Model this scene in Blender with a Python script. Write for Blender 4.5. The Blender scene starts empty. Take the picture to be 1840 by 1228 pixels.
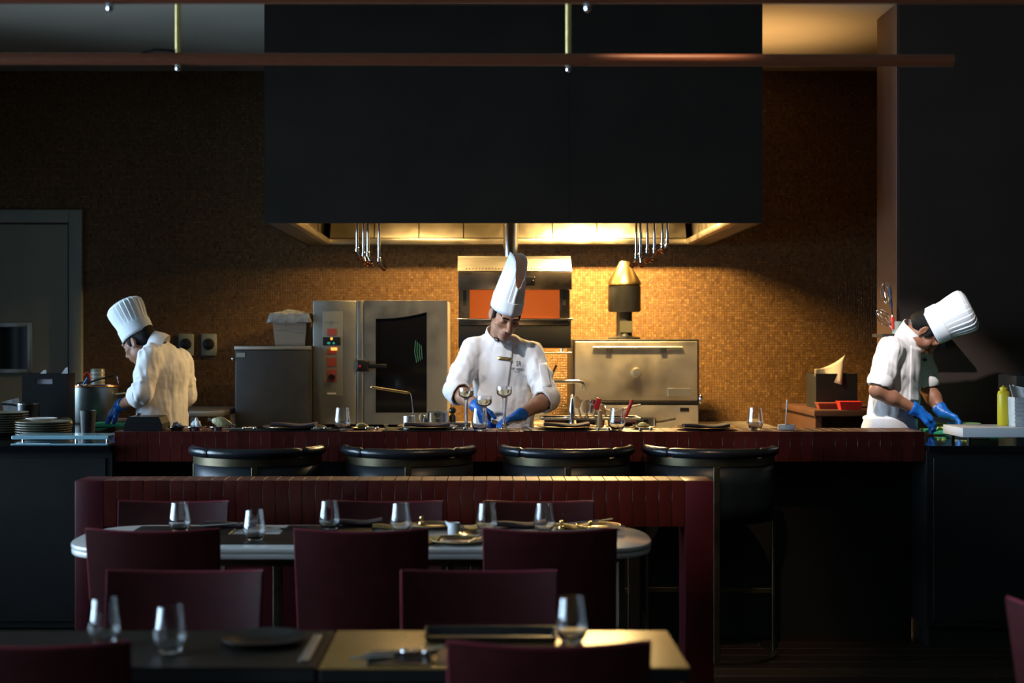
import bpy, bmesh, math, random
import numpy as np
from mathutils import Vector, Matrix
from mathutils.bvhtree import BVHTree

scene = bpy.context.scene
C = scene.collection
R = math.radians
random.seed(7)

# ------------------------------------------------------------------ camera, world, light, exposure
FPX = 2555.0                      # focal length in pixels of the 1840 px wide frame
CX, CY, EYE = 870.0, 610.0, 1.5   # foot of the view axis in the frame, eye height
cam_d = bpy.data.cameras.new('camera')
cam_d.sensor_width = 36.0
cam_d.lens = FPX * 36.0 / 1840.0
cam_d.shift_x = (920 - CX) / 1840.0
cam_d.shift_y = -(614 - CY) / 1840.0
cam_d.clip_start = 0.05
cam_d.dof.use_dof = True
cam_d.dof.focus_distance = 7.35
cam_d.dof.aperture_fstop = 2.2
cam = bpy.data.objects.new('camera', cam_d)
cam.location = (0, 0, EYE)
cam.rotation_euler = (R(90), 0, 0)
C.objects.link(cam)
scene.camera = cam

world = bpy.data.worlds.new('daylight')
scene.world = world
world.use_nodes = True
world.node_tree.nodes['Background'].inputs[0].default_value = (0.55, 0.75, 1.0, 1)
world.node_tree.nodes['Background'].inputs[1].default_value = 0.6

vs = scene.view_settings
vs.view_transform = 'Standard'
vs.look = 'None'
vs.gamma = 1.0
vs.use_curve_mapping = False
vs.exposure = 0.0
cy = scene.cycles
cy.use_denoising = True
cy.max_bounces = 10
cy.diffuse_bounces = 4
cy.glossy_bounces = 5
cy.transmission_bounces = 8
cy.transparent_max_bounces = 12
cy.caustics_reflective = False
cy.caustics_refractive = False
cy.sample_clamp_indirect = 3.0
cy.blur_glossy = 0.6

WINDOW_W = 58.0      # daylight through each dining room window
HOOD_W = 150.0        # each lamp in the extraction hood
def area(name, loc, rot, sx, sy, power, col, spread=180):
    l = bpy.data.lights.new(name, 'AREA')
    l.shape = 'RECTANGLE'; l.size = sx; l.size_y = sy
    l.energy = power; l.color = col; l.spread = R(spread)
    o = bpy.data.objects.new(name, l)
    o.location = loc; o.rotation_euler = rot
    C.objects.link(o)
    return o
WALL_X0, WALL_X1, WALL_Y0, WALL_Y1, CEIL = -4.6, 5.6, -2.6, 10.4, 3.462
WIN = [(-0.7, 0.5), (0.9, 2.1), (2.5, 3.7), (4.1, 5.3), (5.7, 6.9), (7.3, 8.5)]      # depth ranges of the windows in the left wall
for i, (a, b) in enumerate(WIN):
    area('daylight_window', (WALL_X0 - 0.16, (a + b) / 2, 1.75), (0, R(-90), 0), 2.3, b - a, WINDOW_W, (0.54, 0.77, 1.0), 84)

# ------------------------------------------------------------------ helpers
def X(px, d): return (px - CX) * d / FPX
def Z(py, d): return EYE - (py - CY) * d / FPX
def at(px, py, d): return Vector((X(px, d), d, Z(py, d)))

MATS = {}
def mat(name, col, rough=0.5, metal=0.0, noise=None, bump=None, coat=0.0, trans=0.0, emit=None, ior=1.45,
        vary=0.0, stretch=None, sheen=0.0, spec=0.5, rough_noise=0.0, sss=0.0, alpha=1.0):
    """Principled material; noise=(scale, amount) mottles the colour, bump=(scale, strength) gives fine relief,
    vary = brightness change from one object to the next, stretch = brushed direction."""
    if name in MATS: return MATS[name]
    m = bpy.data.materials.new(name); m.use_nodes = True
    nt = m.node_tree; N = nt.nodes; L = nt.links
    b = N['Principled BSDF']
    I = b.inputs
    c4 = (*col, 1)
    I['Base Color'].default_value = c4
    I['Roughness'].default_value = rough
    I['Metallic'].default_value = metal
    I['IOR'].default_value = ior
    I['Specular IOR Level'].default_value = spec
    I['Coat Weight'].default_value = coat
    I['Coat Roughness'].default_value = 0.12
    I['Transmission Weight'].default_value = trans
    I['Sheen Weight'].default_value = sheen
    I['Alpha'].default_value = alpha
    if sss:
        I['Subsurface Weight'].default_value = sss
        I['Subsurface Radius'].default_value = (0.02, 0.008, 0.004)
        I['Subsurface Scale'].default_value = 0.4
    if emit:
        I['Emission Color'].default_value = (*emit[0], 1)
        I['Emission Strength'].default_value = emit[1]
    tc = N.new('ShaderNodeTexCoord')
    mp = N.new('ShaderNodeMapping')
    L.new(tc.outputs['Object'], mp.inputs['Vector'])
    if stretch: mp.inputs['Scale'].default_value = stretch
    out = None
    if noise:
        n = N.new('ShaderNodeTexNoise'); n.inputs['Scale'].default_value = noise[0]; n.inputs['Detail'].default_value = 4
        L.new(mp.outputs[0], n.inputs['Vector'])
        mr = N.new('ShaderNodeMapRange'); mr.inputs['From Min'].default_value = 0.3; mr.inputs['From Max'].default_value = 0.7
        mr.inputs['To Min'].default_value = 1 - noise[1]; mr.inputs['To Max'].default_value = 1 + noise[1]
        L.new(n.outputs['Fac'], mr.inputs['Value'])
        out = mr.outputs[0]
        if rough_noise:
            mr2 = N.new('ShaderNodeMapRange'); mr2.inputs['From Min'].default_value = 0.3; mr2.inputs['From Max'].default_value = 0.7
            mr2.inputs['To Min'].default_value = max(0.02, rough - rough_noise); mr2.inputs['To Max'].default_value = rough + rough_noise
            L.new(n.outputs['Fac'], mr2.inputs['Value']); L.new(mr2.outputs[0], I['Roughness'])
    if vary:
        oi = N.new('ShaderNodeObjectInfo')
        mr = N.new('ShaderNodeMapRange'); mr.inputs['To Min'].default_value = 1 - vary; mr.inputs['To Max'].default_value = 1 + vary
        L.new(oi.outputs['Random'], mr.inputs['Value'])
        if out is None: out = mr.outputs[0]
        else:
            mm = N.new('ShaderNodeMath'); mm.operation = 'MULTIPLY'
            L.new(out, mm.inputs[0]); L.new(mr.outputs[0], mm.inputs[1]); out = mm.outputs[0]
    if out is not None:
        mx = N.new('ShaderNodeVectorMath'); mx.operation = 'SCALE'
        mx.inputs[0].default_value = col
        L.new(out, mx.inputs['Scale']); L.new(mx.outputs[0], I['Base Color'])
    if bump:
        n = N.new('ShaderNodeTexNoise'); n.inputs['Scale'].default_value = bump[0]; n.inputs['Detail'].default_value = 5
        L.new(mp.outputs[0], n.inputs['Vector'])
        bp = N.new('ShaderNodeBump'); bp.inputs['Strength'].default_value = bump[1]; bp.inputs['Distance'].default_value = 0.01
        L.new(n.outputs['Fac'], bp.inputs['Height']); L.new(bp.outputs[0], I['Normal'])
    MATS[name] = m
    return m

class B:
    """collects shapes into one bmesh; build() links it as ONE mesh object"""
    def __init__(self): self.bm = bmesh.new()
    def box(self, lo, hi, bevel=0.0, seg=2, rot=None, piv=None):
        lo, hi = Vector(lo), Vector(hi)
        c, s = (lo + hi) / 2, hi - lo
        r = bmesh.ops.create_cube(self.bm, size=1.0)
        vs_ = r['verts']
        for v in vs_: v.co = Vector((v.co.x * s.x, v.co.y * s.y, v.co.z * s.z)) + c
        if bevel > 0:
            es = list({e for v in vs_ for e in v.link_edges})
            rb = bmesh.ops.bevel(self.bm, geom=es, offset=min(bevel, min(s) * 0.45), segments=seg, affect='EDGES', profile=0.5)
            vs_ = list({v for f in rb['faces'] for v in f.verts} | {v for v in vs_ if v.is_valid})
        if rot is not None:
            piv = Vector(piv) if piv is not None else c
            for v in vs_: v.co = rot @ (v.co - piv) + piv
        return self
    def rings(self, rings, close=False, cap0=True, cap1=True):
        rr = [[self.bm.verts.new(p) for p in ring] for ring in rings]
        n = len(rr[0])
        m = len(rr)
        for i in range(m if close else m - 1):
            a, b = rr[i], rr[(i + 1) % m]
            for j in range(n):
                k = (j + 1) % n
                self.bm.faces.new((a[j], a[k], b[k], b[j]))
        if not close:
            if cap0: self.bm.faces.new(list(reversed(rr[0])))
            if cap1: self.bm.faces.new(rr[-1])
        return self
    def lathe(self, prof, c=(0, 0, 0), seg=32, axis=None, close=False, cap0=True, cap1=True, sx=1.0, sy=1.0):
        """prof = [(radius, height)...] turned about z (or about the direction axis) through c"""
        c = Vector(c)
        q = Vector((0, 0, 1)).rotation_difference(Vector(axis)) if axis is not None else None
        rings = []
        for r, h in prof:
            ring = []
            for j in range(seg):
                a = 2 * math.pi * j / seg
                p = Vector((max(r, 1e-5) * math.cos(a) * sx, max(r, 1e-5) * math.sin(a) * sy, h))
                ring.append(c + (q @ p if q else p))
            rings.append(ring)
        return self.rings(rings, close, cap0, cap1)
    def cyl(self, a, b, r1, r2=None, seg=20):
        a, b = Vector(a), Vector(b)
        return self.lathe([(r1, 0), (r1 if r2 is None else r2, (b - a).length)], a, seg, axis=(b - a).normalized())
    def tube(self, pts, r, seg=10, closed=False, flat=None):
        """sweep a circle (or a flat x by y rectangle given by flat=(w,h)) along pts"""
        pts = [Vector(p) for p in pts]
        n = len(pts)
        rings = []
        up = None
        for i, p in enumerate(pts):
            if closed: t = (pts[(i + 1) % n] - pts[i - 1]).normalized()
            else: t = (pts[min(i + 1, n - 1)] - pts[max(i - 1, 0)]).normalized()
            if up is None:
                up = Vector((0, 0, 1)) if abs(t.z) < 0.9 else Vector((1, 0, 0))
            s = t.cross(up).normalized()
            u = s.cross(t).normalized()
            if abs(t.z) < 0.9 and flat: u = u
            up = u
            rad = r[i] if isinstance(r, (list, tuple)) else r
            if flat:
                w, h = flat[0] / 2, flat[1] / 2
                ring = [p + s * a + u * b for a, b in ((-w, -h), (w, -h), (w, h), (-w, h))]
            else:
                ring = [p + (s * math.cos(2 * math.pi * j / seg) + u * math.sin(2 * math.pi * j / seg)) * rad for j in range(seg)]
            rings.append(ring)
        return self.rings(rings, closed)
    def prism(self, poly, axis, lo, hi):
        """poly in the two other axes, extruded along axis ('x','y','z') from lo to hi"""
        def mk(p, t):
            return {'x': (t, p[0], p[1]), 'y': (p[0], t, p[1]), 'z': (p[0], p[1], t)}[axis]
        return self.rings([[mk(p, lo) for p in poly], [mk(p, hi) for p in poly]])
    def ell(self, c, r, seg=20, rows=12, rot=None):
        c = Vector(c); rings = []
        for i in range(rows + 1):
            a = math.pi * i / rows
            rr = max(math.sin(a), 1e-3)
            ring = []
            for j in range(seg):
                t = 2 * math.pi * j / seg
                p = Vector((r[0] * rr * math.cos(t), r[1] * rr * math.sin(t), -r[2] * math.cos(a)))
                if rot is not None: p = rot @ p
                ring.append(c + p)
            rings.append(ring)
        return self.rings(rings)
    def grid(self, f, nu, nv, thick=None):
        P = [[self.bm.verts.new(f(i / nu, j / nv)) for i in range(nu + 1)] for j in range(nv + 1)]
        for j in range(nv):
            for i in range(nu):
                self.bm.faces.new((P[j][i], P[j][i + 1], P[j + 1][i + 1], P[j + 1][i]))
        return self
    def mesh(self, name, smooth=None):
        bmesh.ops.recalc_face_normals(self.bm, faces=self.bm.faces)
        me = bpy.data.meshes.new(name)
        self.bm.to_mesh(me); self.bm.free()
        if smooth is not None:
            me.polygons.foreach_set('use_smooth', [True] * len(me.polygons))
            try: me.set_sharp_from_angle(angle=R(smooth))
            except Exception: pass
        return me
    def build(self, name, material, parent=None, loc=None, smooth=35):
        o = bpy.data.objects.new(name, self.mesh(name, smooth))
        C.objects.link(o)
        if material is not None: o.data.materials.append(material)
        if parent is not None: o.parent = parent
        if loc is not None: o.location = loc
        return o

def tag(o, label=None, cat=None, group=None, kind=None):
    if label: o['label'] = label
    if cat: o['category'] = cat
    if group: o['group'] = group
    if kind: o['kind'] = kind
    return o
def thing(name, label, cat, loc=(0, 0, 0), rz=0.0, group=None):
    o = bpy.data.objects.new(name, None)
    o.empty_display_size = 0.05
    C.objects.link(o)
    o.location = loc; o.rotation_euler = (0, 0, rz)
    return tag(o, label, cat, group)
def struct(o): o['kind'] = 'structure'; return o
KIDS = {}
def copy_tree(o, loc=None, rz=None, label=None, group=None, parent=None):
    c = o.copy(); C.objects.link(c)
    if parent is not None: c.parent = parent
    if loc is not None: c.location = loc
    if rz is not None: c.rotation_euler = (0, 0, rz)
    if label: c['label'] = label
    if group: c['group'] = group
    for ch in list(o.children): copy_tree(ch, parent=c)
    return c
def inst(me, name, parent, loc, scale=None, rot=None):
    o = bpy.data.objects.new(name, me); C.objects.link(o)
    o.parent = parent; o.location = loc
    if scale: o.scale = scale
    if rot: o.rotation_euler = rot
    return o
def solid(o, t, offset=-1):
    m = o.modifiers.new('thickness', 'SOLIDIFY'); m.thickness = t; m.offset = offset
    return o

# ------------------------------------------------------------------ materials
STEEL = mat('brushed_steel', (0.66, 0.64, 0.58), 0.42, 1.0, noise=(10, 0.04), stretch=(1, 1, 12), rough_noise=0.05)
HOODST = mat('warm_hood_steel', (0.40, 0.36, 0.28), 0.34, 1.0, noise=(8, 0.10), rough_noise=0.06)
OVENST = mat('oven_steel', (0.48, 0.48, 0.44), 0.40, 1.0, noise=(10, 0.05), rough_noise=0.05)
GRILLST = mat('brown_grill_steel', (0.36, 0.30, 0.24), 0.30, 1.0, noise=(4, 0.2), rough_noise=0.08)  # brown steel tone, lightly mottled
STEEL_W = mat('worn_steel', (0.66, 0.60, 0.50), 0.46, 1.0, noise=(5, 0.14), rough_noise=0.10)
CHROME = mat('polished_steel', (0.75, 0.75, 0.76), 0.12, 1.0, noise=(30, 0.04))
STEEL_D = mat('dark_steel', (0.085, 0.085, 0.085), 0.45, 0.8, noise=(8, 0.12))
BLACK = mat('black_lacquer', (0.020, 0.020, 0.020), 0.5, noise=(6, 0.15), spec=0.3)
BLACKGL = mat('black_glass', (0.008, 0.008, 0.010), 0.07, noise=(3, 0.1), coat=0.3)
HOODBL = mat('hood_black_metal', (0.020, 0.0165, 0.0140), 0.65, noise=(3, 0.15), spec=0.15)
PLASTB = mat('black_plastic', (0.012, 0.012, 0.013), 0.35, noise=(20, 0.1))
LEATH = mat('burgundy_leather', (0.044, 0.0065, 0.0075), 0.36, noise=(18, 0.18), bump=(260, 0.12), vary=0.08, spec=0.45)
LEATHP = mat('burgundy_piping', (0.16, 0.02, 0.032), 0.32, noise=(40, 0.1))
LEATHB = mat('black_leather', (0.012, 0.014, 0.018), 0.26, noise=(16, 0.2), bump=(180, 0.1), spec=0.6)
SHELLB = mat('blue_black_shell', (0.012, 0.018, 0.024), 0.4, noise=(10, 0.15))
BRONZE = mat('aged_bronze', (0.11, 0.09, 0.055), 0.38, 0.9, noise=(9, 0.2), rough_noise=0.08)
RODB = mat('pale_brass_rod', (0.92, 0.72, 0.30), 0.38, 0.9, noise=(20, 0.06))
BRASS = mat('satin_brass', (0.72, 0.52, 0.22), 0.28, 1.0, noise=(20, 0.1))
TILE = mat('oxblood_glazed_tile', (0.085, 0.014, 0.011), 0.24, noise=(9, 0.22), bump=(60, 0.06), vary=0.22, spec=0.5)
TILET = mat('oxblood_top_tile', (0.085, 0.016, 0.011), 0.46, noise=(9, 0.22), bump=(60, 0.05), vary=0.22, spec=0.9)
TILEP = mat('oxblood_panel', (0.075, 0.008, 0.013), 0.38, noise=(6, 0.15))
GROUT = mat('dark_grout', (0.012, 0.006, 0.006), 0.85, noise=(60, 0.2))
MARBLE = mat('white_marble', (0.72, 0.70, 0.67), 0.18, noise=(4, 0.08), coat=0.2)
WOODT = mat('lacquered_oak', (0.46, 0.26, 0.075), 0.27, noise=(6, 0.18), stretch=(1, 9, 1), coat=1.0)
WOODD = mat('dark_stained_oak', (0.016, 0.011, 0.008), 0.45, noise=(6, 0.25), stretch=(1, 9, 1), coat=0.0, spec=0.3)
FLOORW = mat('smoked_floor_plank', (0.030, 0.018, 0.010), 0.42, noise=(5, 0.35), stretch=(1.2, 14, 1), vary=0.3)
RAILW = mat('brown_leather_rail', (0.17, 0.048, 0.018), 0.5, noise=(40, 0.2), stretch=(1, 10, 10))
GLASS = mat('clear_glass', (1, 1, 1), 0.0, trans=1.0, ior=1.5, noise=(1, 0.0), coat=1.0)
GLASS.node_tree.nodes['Principled BSDF'].inputs['Coat Roughness'].default_value = 0.02
WINE = mat('pale_sparkling_wine', (0.98, 0.90, 0.62), 0.0, trans=1.0, ior=1.33, noise=(1, 0.0))
PANE = mat('dark_window_pane', (0.02, 0.03, 0.032), 0.06, noise=(2, 0.3))
GREYP = mat('grey_green_paint', (0.36, 0.38, 0.32), 0.5, noise=(3, 0.06))
GREYT = mat('grey_trim_paint', (0.36, 0.41, 0.39), 0.42, noise=(3, 0.06))
CEILM = mat('ceiling_plaster', (0.42, 0.385, 0.31), 0.8, noise=(2, 0.05))
DARKW = mat('dark_plaster', (0.030, 0.019, 0.014), 0.75, noise=(3, 0.15))
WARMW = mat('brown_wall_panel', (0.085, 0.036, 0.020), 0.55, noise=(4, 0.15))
DINE = mat('dining_wall_dark', (0.022, 0.020, 0.018), 0.7, noise=(3, 0.1))
COTTON = mat('white_cotton', (0.80, 0.79, 0.80), 0.8, noise=(30, 0.03), bump=(420, 0.12), sheen=0.2)
PAPERW = mat('white_paper', (0.82, 0.82, 0.84), 0.7, noise=(20, 0.02))
SKIN = mat('skin', (0.40, 0.205, 0.125), 0.5, noise=(22, 0.10), bump=(180, 0.06), sss=0.12)
SKIN2 = mat('skin_brown', (0.30, 0.135, 0.078), 0.5, noise=(22, 0.10), bump=(180, 0.06), sss=0.12)
LIP = mat('lip_skin', (0.33, 0.12, 0.095), 0.45, noise=(60, 0.08))
HAIR = mat('black_hair', (0.006, 0.005, 0.0045), 0.6, spec=0.2, noise=(120, 0.4), bump=(240, 0.5), stretch=(1, 1, 0.15))
EYEW = mat('eye_white', (0.62, 0.58, 0.54), 0.2, noise=(20, 0.03))
NITRILE = mat('blue_nitrile', (0.010, 0.13, 0.52), 0.34, noise=(24, 0.15), bump=(90, 0.2))
TROUS = mat('black_trousers', (0.018, 0.018, 0.02), 0.8, noise=(40, 0.2))
INK = mat('teal_embroidery', (0.012, 0.05, 0.06), 0.7, noise=(200, 0.1))
NAPK = mat('dark_plum_napkin', (0.030, 0.018, 0.028), 0.75, noise=(60, 0.15), bump=(300, 0.15))
NAPG = mat('gold_napkin', (0.42, 0.27, 0.08), 0.6, noise=(60, 0.12), bump=(300, 0.12))
MATD = mat('dark_placemat', (0.016, 0.014, 0.013), 0.3, noise=(40, 0.2))
PLATED = mat('bronze_glazed_plate', (0.20, 0.13, 0.07), 0.2, 0.55, noise=(14, 0.3))
PLATEW = mat('stoneware_plate', (0.20, 0.19, 0.14), 0.3, noise=(12, 0.12))
WHITEC = mat('white_ceramic', (0.80, 0.81, 0.83), 0.2, noise=(10, 0.02))
WHITEP = mat('white_plastic', (0.78, 0.78, 0.80), 0.35, noise=(10, 0.03))
GREENB = mat('green_chopping_board', (0.03, 0.33, 0.16), 0.45, noise=(30, 0.1))
REDP = mat('red_plastic', (0.62, 0.035, 0.03), 0.4, noise=(30, 0.08))
YELLOW = mat('yellow_plastic', (0.72, 0.55, 0.02), 0.35, noise=(10, 0.06))
WOODL = mat('pale_beech', (0.55, 0.36, 0.17), 0.55, noise=(8, 0.15), stretch=(6, 6, 1))
LIME = mat('pale_green_vegetable', (0.62, 0.66, 0.16), 0.5, noise=(30, 0.2))
FILM = mat('cling_film', (0.75, 0.78, 0.78), 0.15, noise=(16, 0.2), bump=(24, 0.9), trans=0.6)
COPPERM = mat('copper', (0.72, 0.30, 0.13), 0.25, 1.0, noise=(14, 0.1))
HATP = mat('hat_paper', (0.84, 0.84, 0.86), 0.7, noise=(20, 0.02), sss=0.25)
POTST = mat('dull_pot_steel', (0.17, 0.19, 0.18), 0.34, 0.9, noise=(7, 0.15))
SOCK = mat('pale_socket_plastic', (0.28, 0.32, 0.30), 0.4, noise=(6, 0.04))

def mosaic_material():
    s = 0.0185
    m = bpy.data.materials.new('copper_brown_mosaic'); m.use_nodes = True
    nt = m.node_tree; N = nt.nodes; L = nt.links
    b = N['Principled BSDF']
    tc = N.new('ShaderNodeTexCoord'); sep = N.new('ShaderNodeSeparateXYZ')
    L.new(tc.outputs['Object'], sep.inputs[0])
    def mth(op, a, v=None, w=None):
        n = N.new('ShaderNodeMath'); n.operation = op
        L.new(a, n.inputs[0])
        if v is not None:
            if isinstance(v, (int, float)): n.inputs[1].default_value = v
            else: L.new(v, n.inputs[1])
        if w is not None: n.inputs[2].default_value = w
        return n.outputs[0]
    u = mth('DIVIDE', sep.outputs['X'], s); v = mth('DIVIDE', sep.outputs['Z'], s)
    fu, fv = mth('FLOOR', u), mth('FLOOR', v)
    cu, cv = mth('SUBTRACT', u, fu), mth('SUBTRACT', v, fv)
    eu = mth('ABSOLUTE', mth('SUBTRACT', cu, 0.5)); ev = mth('ABSOLUTE', mth('SUBTRACT', cv, 0.5))
    e = mth('MAXIMUM', eu, ev)
    grout = N.new('ShaderNodeMapRange'); grout.inputs['From Min'].default_value = 0.40; grout.inputs['From Max'].default_value = 0.47
    L.new(e, grout.inputs['Value'])
    cmb = N.new('ShaderNodeCombineXYZ'); L.new(fu, cmb.inputs[0]); L.new(fv, cmb.inputs[1])
    wn = N.new('ShaderNodeTexWhiteNoise'); wn.noise_dimensions = '3D'; L.new(cmb.outputs[0], wn.inputs['Vector'])
    ramp = N.new('ShaderNodeValToRGB')
    el = ramp.color_ramp.elements
    el[0].position = 0.0; el[0].color = (0.135, 0.068, 0.020, 1)
    el[1].position = 1.0; el[1].color = (0.27, 0.145, 0.045, 1)
    for p, c in ((0.4, (0.17, 0.087, 0.026, 1)), (0.85, (0.205, 0.107, 0.033, 1))):
        k = el.new(p); k.color = c
    L.new(wn.outputs['Value'], ramp.inputs['Fac'])
    mix = N.new('ShaderNodeMix'); mix.data_type = 'RGBA'
    L.new(grout.outputs[0], mix.inputs['Factor']); L.new(ramp.outputs[0], mix.inputs[6]); mix.inputs[7].default_value = (0.045, 0.022, 0.012, 1)
    L.new(mix.outputs[2], b.inputs['Base Color'])
    b.inputs['Metallic'].default_value = 0.15
    mr = N.new('ShaderNodeMapRange'); mr.inputs['To Min'].default_value = 0.22; mr.inputs['To Max'].default_value = 0.55
    sepc = N.new('ShaderNodeSeparateColor'); L.new(wn.outputs['Color'], sepc.inputs[0])
    L.new(sepc.outputs[1], mr.inputs['Value']); L.new(mr.outputs[0], b.inputs['Roughness'])
    # each tessera sits at its own slight tilt
    tilt = mth('MULTIPLY', cu, mth('SUBTRACT', sepc.outputs[0], 0.5)); tilt2 = mth('MULTIPLY', cv, mth('SUBTRACT', sepc.outputs[2], 0.5))
    hgt = mth('SUBTRACT', mth('MULTIPLY', mth('ADD', tilt, tilt2), 0.35), grout.outputs[0])
    bp = N.new('ShaderNodeBump'); bp.inputs['Strength'].default_value = 0.5; bp.inputs['Distance'].default_value = 0.004
    L.new(hgt, bp.inputs['Height']); L.new(bp.outputs[0], b.inputs['Normal'])
    return m
MOSAIC = mosaic_material()

# ================================================================== THE SETTING
# ---- floor of smoked planks
fl = B().box((WALL_X0, WALL_Y0, -0.10), (WALL_X1, WALL_Y1, -0.014)).build('floor', GROUT, smooth=None)
struct(fl)
pl_me = B().box((-0.9, -0.068, -0.014), (0.9, 0.068, 0.0), 0.003, 1).mesh('plank', 30)
pl_me.materials.append(FLOORW)
row = 0
for k in range(44):
    y = 4.3 + 0.14 * k
    if y > WALL_Y1 - 0.07: break
    off = random.uniform(0, 1.8)
    x = -4.5 + 0.9 - off
    while x < 5.5:
        lo, hi = max(x - 0.899, WALL_X0 + 0.01), min(x + 0.899, WALL_X1 - 0.01)
        if hi - lo > 0.1:
            inst(pl_me, 'plank', fl, ((lo + hi) / 2, y, 0), ((hi - lo) / 1.8, 1, 1))
        x += 1.8
fb = B().box((WALL_X0, WALL_Y0, -0.014), (WALL_X1, 4.23, 0.0)).build('plank_floor_near', FLOORW, fl, smooth=None)

# ---- walls and ceiling
wb = B().box((WALL_X0, WALL_Y1, 0), (WALL_X1, WALL_Y1 + 0.12, CEIL)).build('wall_back', MOSAIC, smooth=None)
struct(wb)
struct(B().box((WALL_X0 - 0.2, WALL_Y0 - 0.2, CEIL), (WALL_X1 + 0.2, WALL_Y1 + 0.2, CEIL + 0.1)).build('ceiling', CEILM, smooth=None))
struct(B().box((WALL_X0, WALL_Y0 - 0.1, 0), (WALL_X1, WALL_Y0, CEIL)).build('wall_front', DINE, smooth=None))
struct(B().box((WALL_X1, WALL_Y0, 0), (WALL_X1 + 0.1, WALL_Y1, CEIL)).build('wall_right', DINE, smooth=None))
wl = B()
W0, W1 = 0.6, 2.9
xa, xb = WALL_X0 - 0.1, WALL_X0
wl.box((xa, WALL_Y0, 0), (xb, WALL_Y1, W0)).box((xa, WALL_Y0, W1), (xb, WALL_Y1, CEIL))
edges = [WALL_Y0] + [v for w in WIN for v in w] + [WALL_Y1]
for i in range(0, len(edges), 2):
    wl.box((xa, edges[i], W0), (xb, edges[i + 1], W1))
struct(wl.build('wall_left', DINE, smooth=None))
for i, (a, b) in enumerate(WIN):
    w = thing('window_%d' % (i + 1), None, None, (WALL_X0 - 0.05, (a + b) / 2, W0)); struct(w)
    h, d = W1 - W0, (b - a) / 2
    f = B()
    f.box((-0.04, -d, 0), (0.04, -d + 0.06, h)).box((-0.04, d - 0.06, 0), (0.04, d, h)).box((-0.04, -d + 0.06, 0), (0.04, d - 0.06, 0.06)).box((-0.04, -d + 0.06, h - 0.06), (0.04, d - 0.06, h))
    f.build('window_frame', BLACK, w)
    for q in (-0.21, 0.21):
        B().box((-0.025, q - 0.025, 0.06), (0.025, q + 0.025, h - 0.06), 0.004).build('mullion', BLACK, w)
# dark partition on the right, with its warm lit return
PX0, PY0, PY1 = X(1575, 8.69), 8.26, 8.69
pw = B().box((PX0 + 0.012, PY0, 0), (WALL_X1, PY1, CEIL)).build('wall_partition', DARKW, smooth=None); struct(pw)
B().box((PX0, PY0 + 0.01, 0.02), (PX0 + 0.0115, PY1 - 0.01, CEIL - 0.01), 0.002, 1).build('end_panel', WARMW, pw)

# ---- kitchen door on the left
dx1 = X(150, 10.4); dw = 1.12; dx0 = dx1 - dw; dtop = Z(378, 10.4)
dr = thing('door_1', None, None, ((dx0 + dx1) / 2, 10.4, 0)); struct(dr)
hw = dw / 2; fw = 0.095
B().box((hw - fw, -0.05, 0), (hw, -0.001, dtop), 0.006).build('door_frame', GREYT, dr)
B().box((-hw, -0.05, 0), (-hw + fw, -0.001, dtop), 0.006).build('door_frame', GREYT, dr)
B().box((-hw + fw, -0.05, dtop - fw), (hw - fw, -0.001, dtop), 0.006).build('door_frame', GREYT, dr)
lw, lt = hw - fw - 0.012, dtop - fw - 0.012
wx0, wx1 = X(0, 10.4) - (dx0 + dx1) / 2 - 0.03, X(60, 10.4) - (dx0 + dx1) / 2
wz0, wz1 = Z(672, 10.4), Z(580, 10.4)
lf = B()
lf.box((-lw, -0.028, 0.01), (wx0, -0.002, lt)).box((wx1, -0.028, 0.01), (lw, -0.002, lt)).box((wx0, -0.028, 0.01), (wx1, -0.002, wz0)).box((wx0, -0.028, wz1), (wx1, -0.002, lt))
lf.build('door_leaf', GREYP, dr)
t = 0.035
f = B().box((wx0, -0.04, wz0), (wx0 + t, -0.012, wz1), 0.004).box((wx1 - t, -0.04, wz0), (wx1, -0.012, wz1), 0.004)
f.box((wx0 + t, -0.04, wz0), (wx1 - t, -0.012, wz0 + t), 0.004).box((wx0 + t, -0.04, wz1 - t), (wx1 - t, -0.012, wz1), 0.004)
f.build('vision_panel_frame', STEEL, dr)
B().box((wx0 + t, -0.022, wz0 + t), (wx1 - t, -0.012, wz1 - t)).build('pane', PANE, dr)
B().box((lw - 0.10, -0.032, 0.95), (lw - 0.03, -0.0285, 1.2)).build('push_plate', STEEL, dr)

# ---- ceiling vent
v = thing('ceiling_vent', 'grey slatted air vent in the ceiling above the kitchen door', 'vent', (X(-10, 9.9), 9.92, CEIL))
B().box((-0.22, -0.16, -0.012), (0.22, -0.13, 0)).box((-0.22, 0.13, -0.012), (0.22, 0.16, 0)).box((-0.22, -0.13, -0.012), (-0.19, 0.13, 0)).box((0.19, -0.13, -0.012), (0.22, 0.13, 0)).build('vent_frame', GREYT, v)
sm = B().box((-0.19, -0.012, -0.004), (0.19, 0.012, 0.004), rot=Matrix.Rotation(R(35), 3, 'X')).mesh('slat', 30); sm.materials.append(STEEL_D)
for k in range(8): inst(sm, 'slat', v, (0, -0.115 + 0.033 * k, -0.011))

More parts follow.
